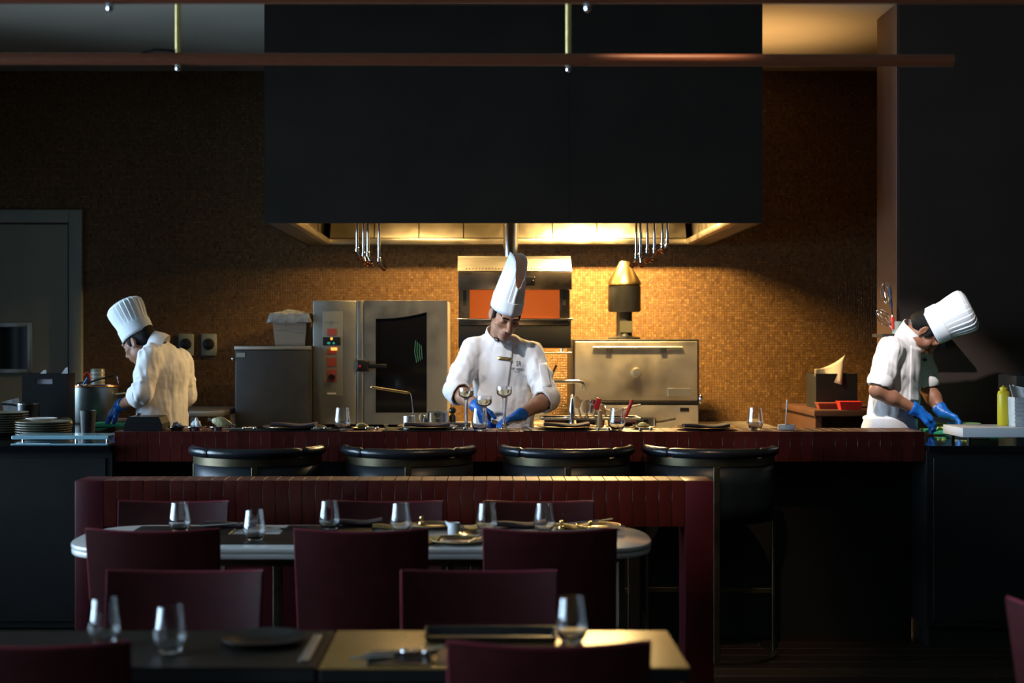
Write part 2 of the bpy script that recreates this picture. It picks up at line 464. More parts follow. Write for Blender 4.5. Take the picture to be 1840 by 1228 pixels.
# ---- two rails hung from the ceiling on brass rods
def hanging_rail(y0, y1, x0, x1, label):
    zc = 2.486
    root = thing('hanging_rail', label, 'rail', (0, (y0 + y1) / 2, zc), group='rails under the ceiling')
    ym = (y0 + y1) / 2
    B().cyl((x0, y0 - ym, 0), (x1, y1 - ym, 0), 0.0215, seg=24).build('tube', RAILW, root)
    B().cyl((x1, y1 - ym, 0), (x1 + 0.004, y1 - ym, 0), 0.0225, seg=24).build('end_cap', BRONZE, root)
    for rx in (-1.076, 0.297, -2.45, 1.67 if x1 > 1.7 else None):
        if rx is None: continue
        yy = y0 + (y1 - y0) * (rx - x0) / (x1 - x0) - ym
        B().cyl((rx, yy, 0.021), (rx, yy, CEIL - zc), 0.0105, seg=16).build('hanging_rod', RODB, root)
        B().lathe([(0.004, -0.044), (0.009, -0.04), (0.010, -0.033), (0.006, -0.03), (0.011, -0.027), (0.011, -0.0205)], (rx, yy, 0), 14).build('nut', CHROME, root)
    return root
rail = hanging_rail(4.97, 5.03, -3.4, X(1712, 5.03), 'slim brown rail on brass rods with an end cap before the dark partition')
B().tube([(-1.2, -0.01, 0.024), (-1.15, -0.02, 0.030), (-1.11, -0.01, 0.03), (-1.08, 0.0, 0.026)], 0.005, 8).build('cable_loop', PLASTB, rail)
hanging_rail(4.087, 4.087, -3.4, 3.2, 'long brown rail on brass rods running on past the dark partition')

# ================================================================== EXTRACTION HOOD
HB = 2.179; HX0, HX1, HY0, HY1 = X(475, 8.3), X(1370, 8.3), 8.30, 10.395
HC = 9.35
hd = thing('extractor_hood', 'huge matt black kitchen hood with warm lit steel underside', 'hood', (0, HC, HB))
def hb(lo, hi, bev=0.0): return B().box((lo[0], lo[1] - HC, lo[2] - HB), (hi[0], hi[1] - HC, hi[2] - HB), bev)
OX0, OX1, OY0, OY1 = X(530, 8.34), X(1315, 8.34), 8.345, 10.2
ZT = CEIL - 0.002
hb((HX0, HY0, HB), (0.497, HY0 + 0.02, ZT)).build('front_panel', HOODBL, hd)
hb((0.499, HY0, HB), (HX1, HY0 + 0.02, ZT)).build('front_panel', HOODBL, hd)
hb((0.45, HY0 + 0.0205, HB + 0.001), (0.55, HY0 + 0.024, ZT)).build('seam_backing', HOODBL, hd)
hb((HX0, HY0 + 0.02, HB), (HX0 + 0.02, HY1, ZT)).build('side_panel', HOODBL, hd)
hb((HX1 - 0.02, HY0 + 0.02, HB), (HX1, HY1, ZT)).build('side_panel', HOODBL, hd)
hb((HX0 + 0.02, HY1 - 0.02, HB), (HX1 - 0.02, HY1, ZT)).build('back_panel', HOODBL, hd)
# underside rim
hb((HX0 + 0.02, HY0 + 0.02, HB), (OX0 - 0.05, HY1 - 0.02, HB + 0.02)).build('underside_rim', STEEL_D, hd)
hb((OX1 + 0.05, HY0 + 0.02, HB), (HX1 - 0.02, HY1 - 0.02, HB + 0.02)).build('underside_rim', STEEL_D, hd)
hb((OX0 - 0.05, OY1 + 0.055, HB), (OX1 + 0.05, HY1 - 0.02, HB + 0.02)).build('underside_rim', STEEL_D, hd)
# bright steel gutter round the opening
hb((OX0 - 0.05, OY0 - 0.02, HB + 0.003), (OX0, OY1 + 0.05, HB + 0.045), 0.006).build('gutter', HOODST, hd)
hb((OX1, OY0 - 0.02, HB + 0.003), (OX1 + 0.05, OY1 + 0.05, HB + 0.045), 0.006).build('gutter', HOODST, hd)
hb((OX0, OY1, HB + 0.003), (OX1, OY1 + 0.05, HB + 0.045), 0.006).build('gutter', HOODST, hd)
# plenum lid and inner side skins
hb((OX0 - 0.06, HY0 + 0.021, HB + 0.40), (OX1 + 0.06, OY1 + 0.17, HB + 0.41)).build('plenum_lid', HOODST, hd)
hb((OX0 - 0.06, HY0 + 0.021, HB + 0.046), (OX0 - 0.05, OY1 + 0.17, HB + 0.40)).build('plenum_side', HOODST, hd)
hb((OX1 + 0.05, HY0 + 0.021, HB + 0.046), (OX1 + 0.06, OY1 + 0.17, HB + 0.40)).build('plenum_side', HOODST, hd)
# sloping steel filter panels across the back
nf = 8; pw_ = (OX1 - OX0) / nf
fm = B()
sl = [( -pw_ / 2 + 0.004, 0.0), (pw_ / 2 - 0.004, 0.0)]
fm.rings([[( -pw_/2 + .004, 0, 0), (pw_/2 - .004, 0, 0), (pw_/2 - .004, 0.012, 0), (-pw_/2 + .004, 0.012, 0)],
          [(-pw_/2 + .004, 0.16, 0.34), (pw_/2 - .004, 0.16, 0.34), (pw_/2 - .004, 0.172, 0.34), (-pw_/2 + .004, 0.172, 0.34)]])
fme = fm.mesh('filter_panel', 30); fme.materials.append(HOODST)
for k in range(nf):
    inst(fme, 'filter_panel', hd, (OX0 + pw_ * (k + 0.5), OY1 + 0.002 - HC, 0.05))
# lamps
LAMPW = mat('hood_lamp_glow', (1.0, 0.72, 0.38), 0.4, emit=((1.0, 0.62, 0.24), 30.0), noise=(3, 0.02))
for lx, ly, lw2, pw2, spr in ((X(748, 9.9), 9.82, 0.26, 0.08, 140), (X(1066, 9.9), 9.82, 0.26, 1.35, 164), (-0.35, 9.0, 0.22, 0.05, 140), (0.85, 9.0, 0.22, 0.26, 140)):
    lp = hb((lx - lw2, ly - 0.07, HB + 0.345), (lx + lw2, ly + 0.07, HB + 0.395), 0.008).build('lamp_housing', STEEL, hd)
    hb((lx - lw2 + 0.02, ly - 0.05, HB + 0.337), (lx + lw2 - 0.02, ly + 0.05, HB + 0.3445), 0.002).build('lamp_diffuser', LAMPW, lp)
    area('hood_lamp_light', (lx, ly, HB + 0.332), (0, 0, 0), 2 * lw2 - 0.06, 0.09, HOOD_W * pw2, (1.0, 0.66, 0.25), spr)
# rail inside the front edge from which the ladles hang
for xx in (X(665, 8.55), X(1172, 8.55)):
    hb((xx - 0.14, 8.545, HB + 0.095), (xx + 0.14, 8.555, HB + 0.105)).build('hook_rail', CHROME, hd)
    for s in (-1, 1): hb((xx + s * 0.13 - 0.005, 8.545, HB + 0.105), (xx + s * 0.13 + 0.005, 8.555, HB + 0.40)).build('rail_bracket', CHROME, hd)

# ladles
def ladle(px, pyend, ang, yaw, label, k):
    d = 8.55
    top = Vector((X(px, d), d, HB + 0.1)); zend = Z(pyend, d)
    r = thing('steel_ladle', label, 'ladle', (top.x, d, zend), yaw, 'ladles hung under the hood')
    L_ = top.z - zend
    B().tube([(0, 0.012, L_ - 0.004), (0, 0.016, L_ + 0.012), (0, 0.006, L_ + 0.022), (0, -0.008, L_ + 0.016), (0, -0.01, L_ - 0.01), (0, -0.01, L_ * 0.5), (0, -0.008, 0.045)], [0.004] * 3 + [0.005, 0.007, 0.008, 0.0085], 12).build('handle', CHROME, r)
    B().lathe([(0.005, -0.006), (0.0115, -0.004), (0.0125, 0.004), (0.010, 0.012), (0.012, 0.018), (0.006, 0.024)], (0, -0.008, 0.036), 14).build('collar', CHROME, r)
    q = Matrix.Rotation(ang, 3, 'Y')
    c = Vector((0, -0.008, 0.034)) + q @ Vector((0, 0, -0.014))
    B().tube([Vector((0, -0.008, 0.036)), c, c + q @ Vector((0, 0, -0.02))], [0.006, 0.0055, 0.005], 10).build('neck', CHROME, r)
    cc = c + q @ Vector((0, 0, -0.036))
    b = B(); 
    prof = []
    for i in range(9):
        a = i / 8 * math.pi / 2
        prof.append((0.018 * math.sin(a), -0.017 * math.cos(a)))
    for i in range(8, -1, -1):
        a = i / 8 * math.pi / 2
        prof.append((0.0155 * math.sin(a), -0.0145 * math.cos(a)))
    b.lathe(prof, cc, 20, axis=(q @ Vector((0.25, -0.9, 0.35))).normalized())
    b.build('bowl', COPPERM, r)
    return r
for k, (px, py, an, yw) in enumerate(((642, 462, -25, 0), (653, 470, -15, 10), (662, 470, -20, -15), (681, 480, -35, 5))):
    ladle(px, py, R(an), R(yw), 'steel ladle in the cluster above the combi oven, ' + ['outermost on the door side', 'short handled', 'thick handled', 'hanging lowest'][k], k)
for k, (px, py, an, yw) in enumerate(((1143, 474, 30, 0), (1150, 472, -5, 8), (1163, 464, 5, 0), (1176, 464, 18, -10), (1190, 455, 48, 0), (1198, 448, 30, 12))):
    ladle(px, py, R(an), R(yw), 'steel ladle in the cluster beside the smoker chimney, ' + ['hanging lowest', 'second from the lowest one', 'third from the lowest one', 'fourth from the lowest one', 'bent aside at the end', 'hanging highest'][k], k)

# unseen up light added beside the hood to warm the ceiling
sc_ = thing('added_uplight', 'unseen bronze up light added beside the hood to warm the ceiling', 'lamp', (HX1, 9.1, 2.7))
b = B(); b.lathe([(0.05, -0.03), (0.055, -0.03), (0.055, 0.02), (0.05, 0.02)], (0.07, 0, 0), 24, close=True)
b.build('shade', BRONZE, sc_)
B().box((0.0005, -0.02, -0.04), (0.022, 0.02, 0.04), 0.003).build('bracket', BRONZE, sc_)
pt = bpy.data.lights.new('added_uplight_bulb', 'SPOT'); pt.energy = 52.0; pt.spot_size = R(132); pt.spot_blend = 0.9; pt.color = (1.0, 0.55, 0.2); pt.shadow_soft_size = 0.02
po = bpy.data.objects.new('added_uplight_bulb', pt); po.rotation_euler = (R(180), 0, 0); po.location = (HX1 + 0.07, 9.1, 2.7); C.objects.link(po)

# ================================================================== BAR, ISLANDS, SCREEN
BD0, BD1, BT = 6.92, 7.22, 1.05          # bar front, bar back, bar top
bx0, bx1 = X(205, BD0), X(1662, BD0)
bar = thing('tiled_bar', 'long bar ledge clad in upright oxblood tiles', 'bar counter', ((bx0 + bx1) / 2, BD0, 0))
bw = (bx1 - bx0) / 2
zb = Z(830, BD0)
B().box((-bw + 0.002, 0.0022, zb + 0.002), (bw - 0.002, BD1 - BD0, BT - 0.012)).build('core', GROUT, bar, smooth=None)
B().box((-bw - 0.003, 0.23, 0.0), (bw + 0.003, BD1 - BD0, zb + 0.002)).build('recessed_base', BLACK, bar, smooth=None)
nt_ = 72; pt_ = 2 * bw / nt_
ft = B().box((-pt_ / 2 + 0.0012, 0, zb), (pt_ / 2 - 0.0012, 0.0118, BT - 0.0005), 0.0005, 1).mesh('front_tile', 40); ft.materials.append(TILE)
tt = B().box((-pt_ / 2 + 0.0012, 0.0125, BT - 0.0115), (pt_ / 2 - 0.0012, BD1 - BD0, BT), 0.0009, 1).mesh('top_tile', 40); tt.materials.append(TILET)
for k in range(nt_):
    x = -bw + pt_ * (k + 0.5)
    inst(ft, 'front_tile', bar, (x, random.uniform(-0.0008, 0.0004), 0))
    inst(tt, 'top_tile', bar, (x, 0, random.uniform(-0.0005, 0.0)))

IT = 0.985
def island(name, label, poly, base_poly, loc):
    r = thing(name, label, 'counter', loc)
    p = [(a - loc[0], b - loc[1]) for a, b in poly]; q = [(a - loc[0], b - loc[1]) for a, b in base_poly]
    B().prism(p, 'z', IT - 0.03, IT).build('worktop', BLACKGL, r)
    B().prism(q, 'z', 0.1, IT - 0.03).build('cabinet', BLACK, r)
    B().prism([(a * 0.985, b * 0.97 + 0.01) for a, b in q], 'z', 0.0, 0.1).build('plinth', BLACK, r)
    return r
xr = bx1 + 0.004
ri = island('cooking_island', 'black glass topped island under the chopping board beside the partition', [(xr, 6.86), (4.9, 6.86), (4.9, 8.2), (2.47, 8.2), (2.47, 7.5), (xr, 7.5)],
       [(xr, 6.90), (4.88, 6.90), (4.88, 8.18), (2.49, 8.18), (2.49, 7.48), (xr, 7.48)], (3.2, 7.4, 0))
for k in range(4):
    x0 = xr + 0.03 + 0.66 * k - 3.2
    B().box((x0, 6.894 - 7.4, 0.13), (x0 + 0.64, 6.90 - 7.4, IT - 0.06), 0.002, 1).build('door', BLACK, ri)
xl = bx0 - 0.004
li = island('cooking_island', 'black glass topped island carrying the plate stacks and stock pot', [(-4.4, 6.86), (xl, 6.86), (xl, 7.45), (-2.17, 7.45), (-2.17, 9.2), (-4.4, 9.2)],
       [(-4.38, 6.90), (xl, 6.90), (xl, 7.43), (-2.19, 7.43), (-2.19, 9.18), (-4.38, 9.18)], (-3.1, 7.9, 0))
for k in range(4):
    x1 = xl - 0.03 - 0.63 * k + 3.1
    B().box((x1 - 0.61, 6.894 - 7.9, 0.13), (x1, 6.90 - 7.9, IT - 0.06), 0.002, 1).build('door', BLACK, li)
# low steel worktop behind the bar
wt = thing('prep_counter', 'steel prep counter behind the tiled bar', 'counter', (0.1, 7.36, 0))
B().box((-1.05, -0.135, IT - 0.03), (1.25, 0.155, IT), 0.004).build('worktop', STEEL, wt)
B().box((-1.03, -0.13, 0.1), (1.23, 0.14, IT - 0.031)).build('cabinet', STEEL_D, wt, smooth=None)
B().box((-1.0, -0.11, 0.0), (1.2, 0.12, 0.0995)).build('plinth', BLACK, wt, smooth=None)

# back counter under the ovens
bc = thing('back_counter', 'long steel counter under the ovens along the mosaic wall', 'counter', (0.3, 9.95, 0))
B().box((-1.38, -0.6, 0.87), (1.7, 0.44, 0.90), 0.004).build('worktop', STEEL, bc)
for k in range(4):
    x0 = -1.36 + 0.76 * k
    c = B().box((x0, -0.46, 0.1), (x0 + 0.755, 0.42, 0.868)).build('cupboard', STEEL_D, bc, smooth=None)
    dd = B().box((x0 + 0.01, -0.478, 0.12), (x0 + 0.745, -0.461, 0.85), 0.003).build('door', STEEL, c)
for k in (0, 1): B().box((-1.3 + 2.9 * k, -0.4, 0), (-1.25 + 2.9 * k, -0.35, 0.0995)).build('foot', STEEL_D, bc)
B().box((-1.3, 0.3, 0), (1.65, 0.35, 0.0995)).build('foot', STEEL_D, bc)

# ---- low tiled screen between the tables and the stools
SD = 5.98; ST = Z(864, SD); sx0, sx1 = X(134, SD), X(1283, SD); sz = Z(947, SD); th = 0.19
scn = thing('tiled_screen', 'low freestanding oxblood tiled screen behind the marble table', 'screen', ((sx0 + sx1) / 2, SD, 0))
sw = (sx1 - sx0) / 2; leg = 0.122
B().box((sw - leg, 0, 0), (sw, th, ST), 0.006).build('end_post', TILEP, scn)
B().box((-sw, 0, 0), (-sw + leg, th, ST), 0.006).build('end_post', TILEP, scn)
B().box((-sw + leg, 0.0032, sz + 0.001), (sw - leg, th - 0.002, ST - 0.012)).build('beam', GROUT, scn, smooth=None)
B().box((-sw + leg, 0.06, 0), (-0.35, 0.12, sz - 0.0005)).build('infill_panel', TILEP, scn)
ns = 44; ps = 2 * (sw - leg) / ns
f2 = B().box((-ps / 2 + 0.0012, 0.001, sz), (ps / 2 - 0.0012, 0.0138, ST - 0.001), 0.0005, 1).mesh('front_tile', 40); f2.materials.append(TILE)
t2 = B().box((-ps / 2 + 0.0012, 0.0142, ST - 0.0118), (ps / 2 - 0.0012, th - 0.002, ST), 0.0009, 1).mesh('top_tile', 40); t2.materials.append(TILET)
for k in range(ns):
    x = -sw + leg + ps * (k + 0.5)
    inst(f2, 'front_tile', scn, (x, random.uniform(-0.0008, 0.0003), 0)); inst(t2, 'top_tile', scn, (x, 0, random.uniform(-0.0006, 0)))

# ================================================================== BAR STOOLS
def make_stool(label):
    r = thing('bar_stool', label, 'stool', (0, 0, 0), 0, 'tub bar stools along the tiled bar')
    RX, RY = 0.305, 0.30
    def arc(z, k=1.0, a0=176, a1=364, n=40, dz=0.0):
        return [Vector((RX * k * math.cos(R(a0 + (a1 - a0) * i / n)), RY * k * math.sin(R(a0 + (a1 - a0) * i / n)), z + dz * abs(2 * i / n - 1) ** 3)) for i in range(n + 1)]
    for (a, b_) in ((176, 226), (227, 313), (314, 364)):
        pts = arc(0.972, 1.0, a, b_, 18)
        rr = [0.024 if 0 < i < 18 else 0.019 for i in range(19)]
        B().tube(pts, rr, 14).build('padded_roll', LEATHB, r)
    B().tube(arc(0.930, 0.985), 0, flat=(0.010, 0.036)).build('metal_band', BRONZE, r)
    # leather shell
    b = B()
    outer = lambda u, v: (RX * 0.955 * math.cos(R(180 + 180 * u)), RY * 0.955 * math.sin(R(180 + 180 * u)), 0.645 + 0.268 * v)
    b.grid(outer, 40, 3)
    solid(b.build('shell', SHELLB, r), 0.02, 0)
    # seat
    b = B(); prof = [(0.0, 0.66), (0.255, 0.66), (0.272, 0.675), (0.278, 0.70), (0.272, 0.725), (0.25, 0.74), (0.15, 0.748), (0.0, 0.75)]
    b.lathe(prof, (0, -0.005, 0), 40)
    b.build('seat_cushion', LEATHB, r)
    # posts, floor ring, foot rail
    for a in (270, 182, 358, 90):
        x, y = 0.300 * math.cos(R(a)), 0.297 * math.sin(R(a))
        top = 0.912 if a != 90 else 0.659
        if a == 90: y = 0.24
        q = Matrix.Rotation(R(a + 90), 3, 'Z')
        B().box((x - 0.0145, y - 0.006, 0.012), (x + 0.0145, y + 0.006, top), 0.002, 1, rot=q).build('post', BRONZE, r)
    B().tube(arc(0.0065, 1.0, 90 + 60, 390, 44), 0, flat=(0.034, 0.013)).build('floor_ring', BRONZE, r)
    B().box((-0.295, -0.008, 0.283), (0.295, 0.004, 0.307), 0.002, 1).build('foot_rail', BRONZE, r)
    B().box((-0.006, -0.29, 0.283), (0.006, 0.24, 0.307), 0.002, 1).build('foot_rail', BRONZE, r)
    return r
SLAB = ['black tub bar stool at the bar, the one below the piping bag and dishes', 'black tub bar stool at the bar, the one below the lone tumbler and combi oven',
        'black tub bar stool at the bar, the one below the central chef', 'black tub bar stool at the end of the row, beside the screen post']
st0 = make_stool(SLAB[0])
for k, (px, rz) in enumerate(((463, 6), (735, 2), (1018, -2), (1276, -3))):
    o = st0 if k == 0 else copy_tree(st0, label=SLAB[k])
    o.location = (X(px, 6.82), 6.83, 0); o.rotation_euler = (0, 0, R(rz))

# ================================================================== LEATHER DINING CHAIRS
def make_chair(label):
    """faces +y: its back stands at y = 0 and the seat reaches to y = 0.42"""
    r = thing('dining_chair', label, 'chair', (0, 0, 0), 0, 'burgundy leather dining chairs')
    Wb, Hc, Ts = 0.222, 0.86, 0.026
    def lean(z): return -0.075 * max(0, (z - 0.40)) / 0.46
    def back(u, v, off):
        s = 2 * u - 1
        z = 0.40 + (Hc - 0.40) * v
        w = Wb * (0.96 + 0.04 * v)
        z2 = z - 0.010 * (1 - s * s) * v
        return Vector((s * w, 0.055 + lean(z) - 0.030 * (1 - s * s) + off, z2))
    b = B()
    n, m = 14, 8
    P = [[b.bm.verts.new(back(i / n, j / m, 0)) for i in range(n + 1)] for j in range(m + 1)]
    Q = [[b.bm.verts.new(back(i / n, j / m, Ts)) for i in range(n + 1)] for j in range(m + 1)]
    for j in range(m):
        for i in range(n):
            b.bm.faces.new((P[j][i], P[j][i + 1], P[j + 1][i + 1], P[j + 1][i]))
            b.bm.faces.new((Q[j][i], Q[j + 1][i], Q[j + 1][i + 1], Q[j][i + 1]))
    for i in range(n):
        b.bm.faces.new((P[m][i], P[m][i + 1], Q[m][i + 1], Q[m][i])); b.bm.faces.new((P[0][i], Q[0][i], Q[0][i + 1], P[0][i + 1]))
    for j in range(m):
        b.bm.faces.new((P[j][0], P[j + 1][0], Q[j + 1][0], Q[j][0])); b.bm.faces.new((P[j][n], Q[j][n], Q[j + 1][n], P[j + 1][n]))
    b.build('backrest', LEATH, r, smooth=50)
    # stitched piping round the back
    path = [back(0, v / 10, Ts / 2) for v in range(0, 11)] + [back(u / 14, 1, Ts / 2) for u in range(1, 15)] + [back(1, 1 - v / 10, Ts / 2) for v in range(1, 11)]
    path = [p + Vector((math.copysign(0.002, p.x), 0, 0.002 if p.z > 0.8 else 0)) for p in path]
    B().tube(path, 0.0045, 6).build('piping', LEATHP, r)
    path = [back(u / 14, 0.16 + 0.03 * abs(2 * u / 14 - 1), -0.0015) for u in range(15)]
    B().tube(path, 0.0022, 6).build('seam', LEATHP, r)
    # seat
    B().box((-0.215, 0.02, 0.415), (0.215, 0.44, 0.455), 0.016, 3).build('seat', LEATH, r)
    for sx in (-1, 1):
        for yy, dy in ((0.045, -0.02), (0.405, 0.0)):
            b = B(); w0, w1 = 0.020, 0.014
            def ring(z, w, y): return [(sx * 0.192 + a * w, y + c * w, z) for a, c in ((-1, -1), (1, -1), (1, 1), (-1, 1))]
            b.rings([ring(0, w1, yy + dy), ring(0.41, w0, yy), ring(0.418, w0, yy)])
            b.build('leg', LEATH, r)
    return r
CH = [  # px, depth, facing (0 = back towards the dining room), height factor, label
    (275, 4.80, 0, 1.0, 'burgundy leather chair with its back to the room, at the shadowed table end'),
    (649, 4.79, 0, 1.0, 'burgundy leather chair with its back to the room, middle of the marble table side'),
    (988, 4.80, 0, 1.0, 'burgundy leather chair with its back to the room, nearest the free round table end'),
    (312, 5.79, 180, 0.975, 'burgundy leather chair tucked between marble table and screen, deepest in shadow'),
    (697, 5.79, 180, 0.975, 'burgundy leather chair tucked between marble table and screen, middle of three'),
    (968, 5.79, 180, 0.975, 'burgundy leather chair tucked between marble table and screen, with daylight on its back'),
    (332, 4.10, 180, 0.965, 'burgundy leather chair facing the dark stained table, behind two tumblers'),
    (861, 4.10, 180, 0.965, 'burgundy leather chair facing the oak table, behind the black tray'),
    (986, 3.155, 0, 0.965, 'burgundy leather chair with its back to the room, pushed to the oak table'),
    (52, 3.155, 0, 0.965, 'burgundy leather chair with its back to the room, pushed to the dark stained table'),
    (1948, 3.42, -62, 0.98, 'red leather chair standing alone on the bare floor past the tables'),
]
ch0 = make_chair(CH[0][4])
for k, (px, d, rz, hf, lab) in enumerate(CH):
    o = ch0 if k == 0 else copy_tree(ch0, label=lab)
    o.location = (X(px, d), d, 0); o.rotation_euler = (0, 0, R(rz)); o.scale = (1, 1, hf)
    if rz == 180: o.location.y = d

# ================================================================== TABLES
TT = 0.77
def stadium(hx, hy, n=16, p=2.6):
    pts = []
    for q, (sx, sy) in enumerate(((1, 1), (-1, 1), (-1, -1), (1, -1))):
        for i in range(n + 1):
            a = math.pi / 2 * i / n
            c, s = (math.cos(a), math.sin(a)) if q % 2 == 0 else (math.sin(a), math.cos(a))
            pts.append((sx * (hx - hy * 0.75) + sx * hy * 0.75 * c ** (2 / p), sy * hy * s ** (2 / p)))
    return pts
def edge_top(poly, z0, z1, r):
    """slab with rounded rim"""
    def off(k, z): 
        return [(x - math.copysign(k, x) * min(1, abs(x) / 0.05), y - math.copysign(k, y) * min(1, abs(y) / 0.05), z) for x, y in poly]
    return [off(r, z0), off(r * 0.3, z0 + r * 0.3), off(0, z0 + r), off(0, z1 - r), off(r * 0.3, z1 - r * 0.3), off(r, z1)]
tx0, tx1, ty0, ty1 = X(142, 5.27), X(1167, 5.27), 4.95, 5.59
mt = thing('marble_table', 'long white marble table with rounded ends laid for guests', 'table', ((tx0 + tx1) / 2, (ty0 + ty1) / 2, 0))
P = stadium((tx1 - tx0) / 2, (ty1 - ty0) / 2)
B().rings(edge_top(P, TT - 0.018, TT, 0.005)).build('table_top', MARBLE, mt, smooth=40)
B().rings(edge_top([(x * 0.998, y * 0.996) for x, y in P], TT - 0.038, TT - 0.0185, 0.004)).build('top_underlayer', MARBLE, mt, smooth=40)
B().prism([(x * 0.90, y * 0.72) for x, y in P], 'z', TT - 0.075, TT - 0.0385).build('apron', BRONZE, mt)
for sx in (-0.95, -0.32, 0.32, 0.95):
    for sy in (-0.028, 0.028):
        B().box((sx - 0.013, sy - 0.010, 0.012), (sx + 0.013, sy + 0.010, TT - 0.0755), 0.002, 1).build('leg', BRONZE, mt)
    B().box((sx - 0.03, -0.16, 0), (sx + 0.03, 0.16, 0.0118), 0.003, 1).build('foot_bar', BRONZE, mt)
B().box((-0.78, -0.008, 0.20), (0.78, 0.008, 0.225)).build('stretcher', BRONZE, mt)

NT = 0.75; ND0, ND1 = 3.248, 3.66
def square_table(x0, x1, m, label):
    r = thing('dining_table', label, 'table', ((x0 + x1) / 2, (ND0 + ND1) / 2, 0), group=None)
    hx, hy = (x1 - x0) / 2, (ND1 - ND0) / 2
    B().box((-hx, -hy, NT - 0.005), (hx, hy, NT), 0.001, 1).build('table_top', m, r)
    B().box((-hx + 0.001, -hy + 0.001, NT - 0.034), (hx - 0.001, hy - 0.001, NT - 0.0052), 0.002, 1).build('edge_band', BLACK, r)
    B().box((-hx + 0.04, -hy + 0.05, NT - 0.068), (hx - 0.04, hy - 0.05, NT - 0.0345)).build('apron', STEEL_D, r)
    for sx in (-1, 1):
        for sy in (-1, 1):
            B().box((sx * (hx - 0.06) - 0.016, sy * (hy - 0.07) - 0.016, 0), (sx * (hx - 0.06) + 0.016, sy * (hy - 0.07) + 0.016, NT - 0.0685), 0.002, 1).build('leg', STEEL_D, r)
    return r
square_table(-0.378, 0.470, WOODT, 'light lacquered oak table catching the warm hood light')
square_table(-1.62, -0.386, WOODD, 'dark stained wooden table beside the light oak one')

# ================================================================== KITCHEN MACHINES
BZ = 0.9005
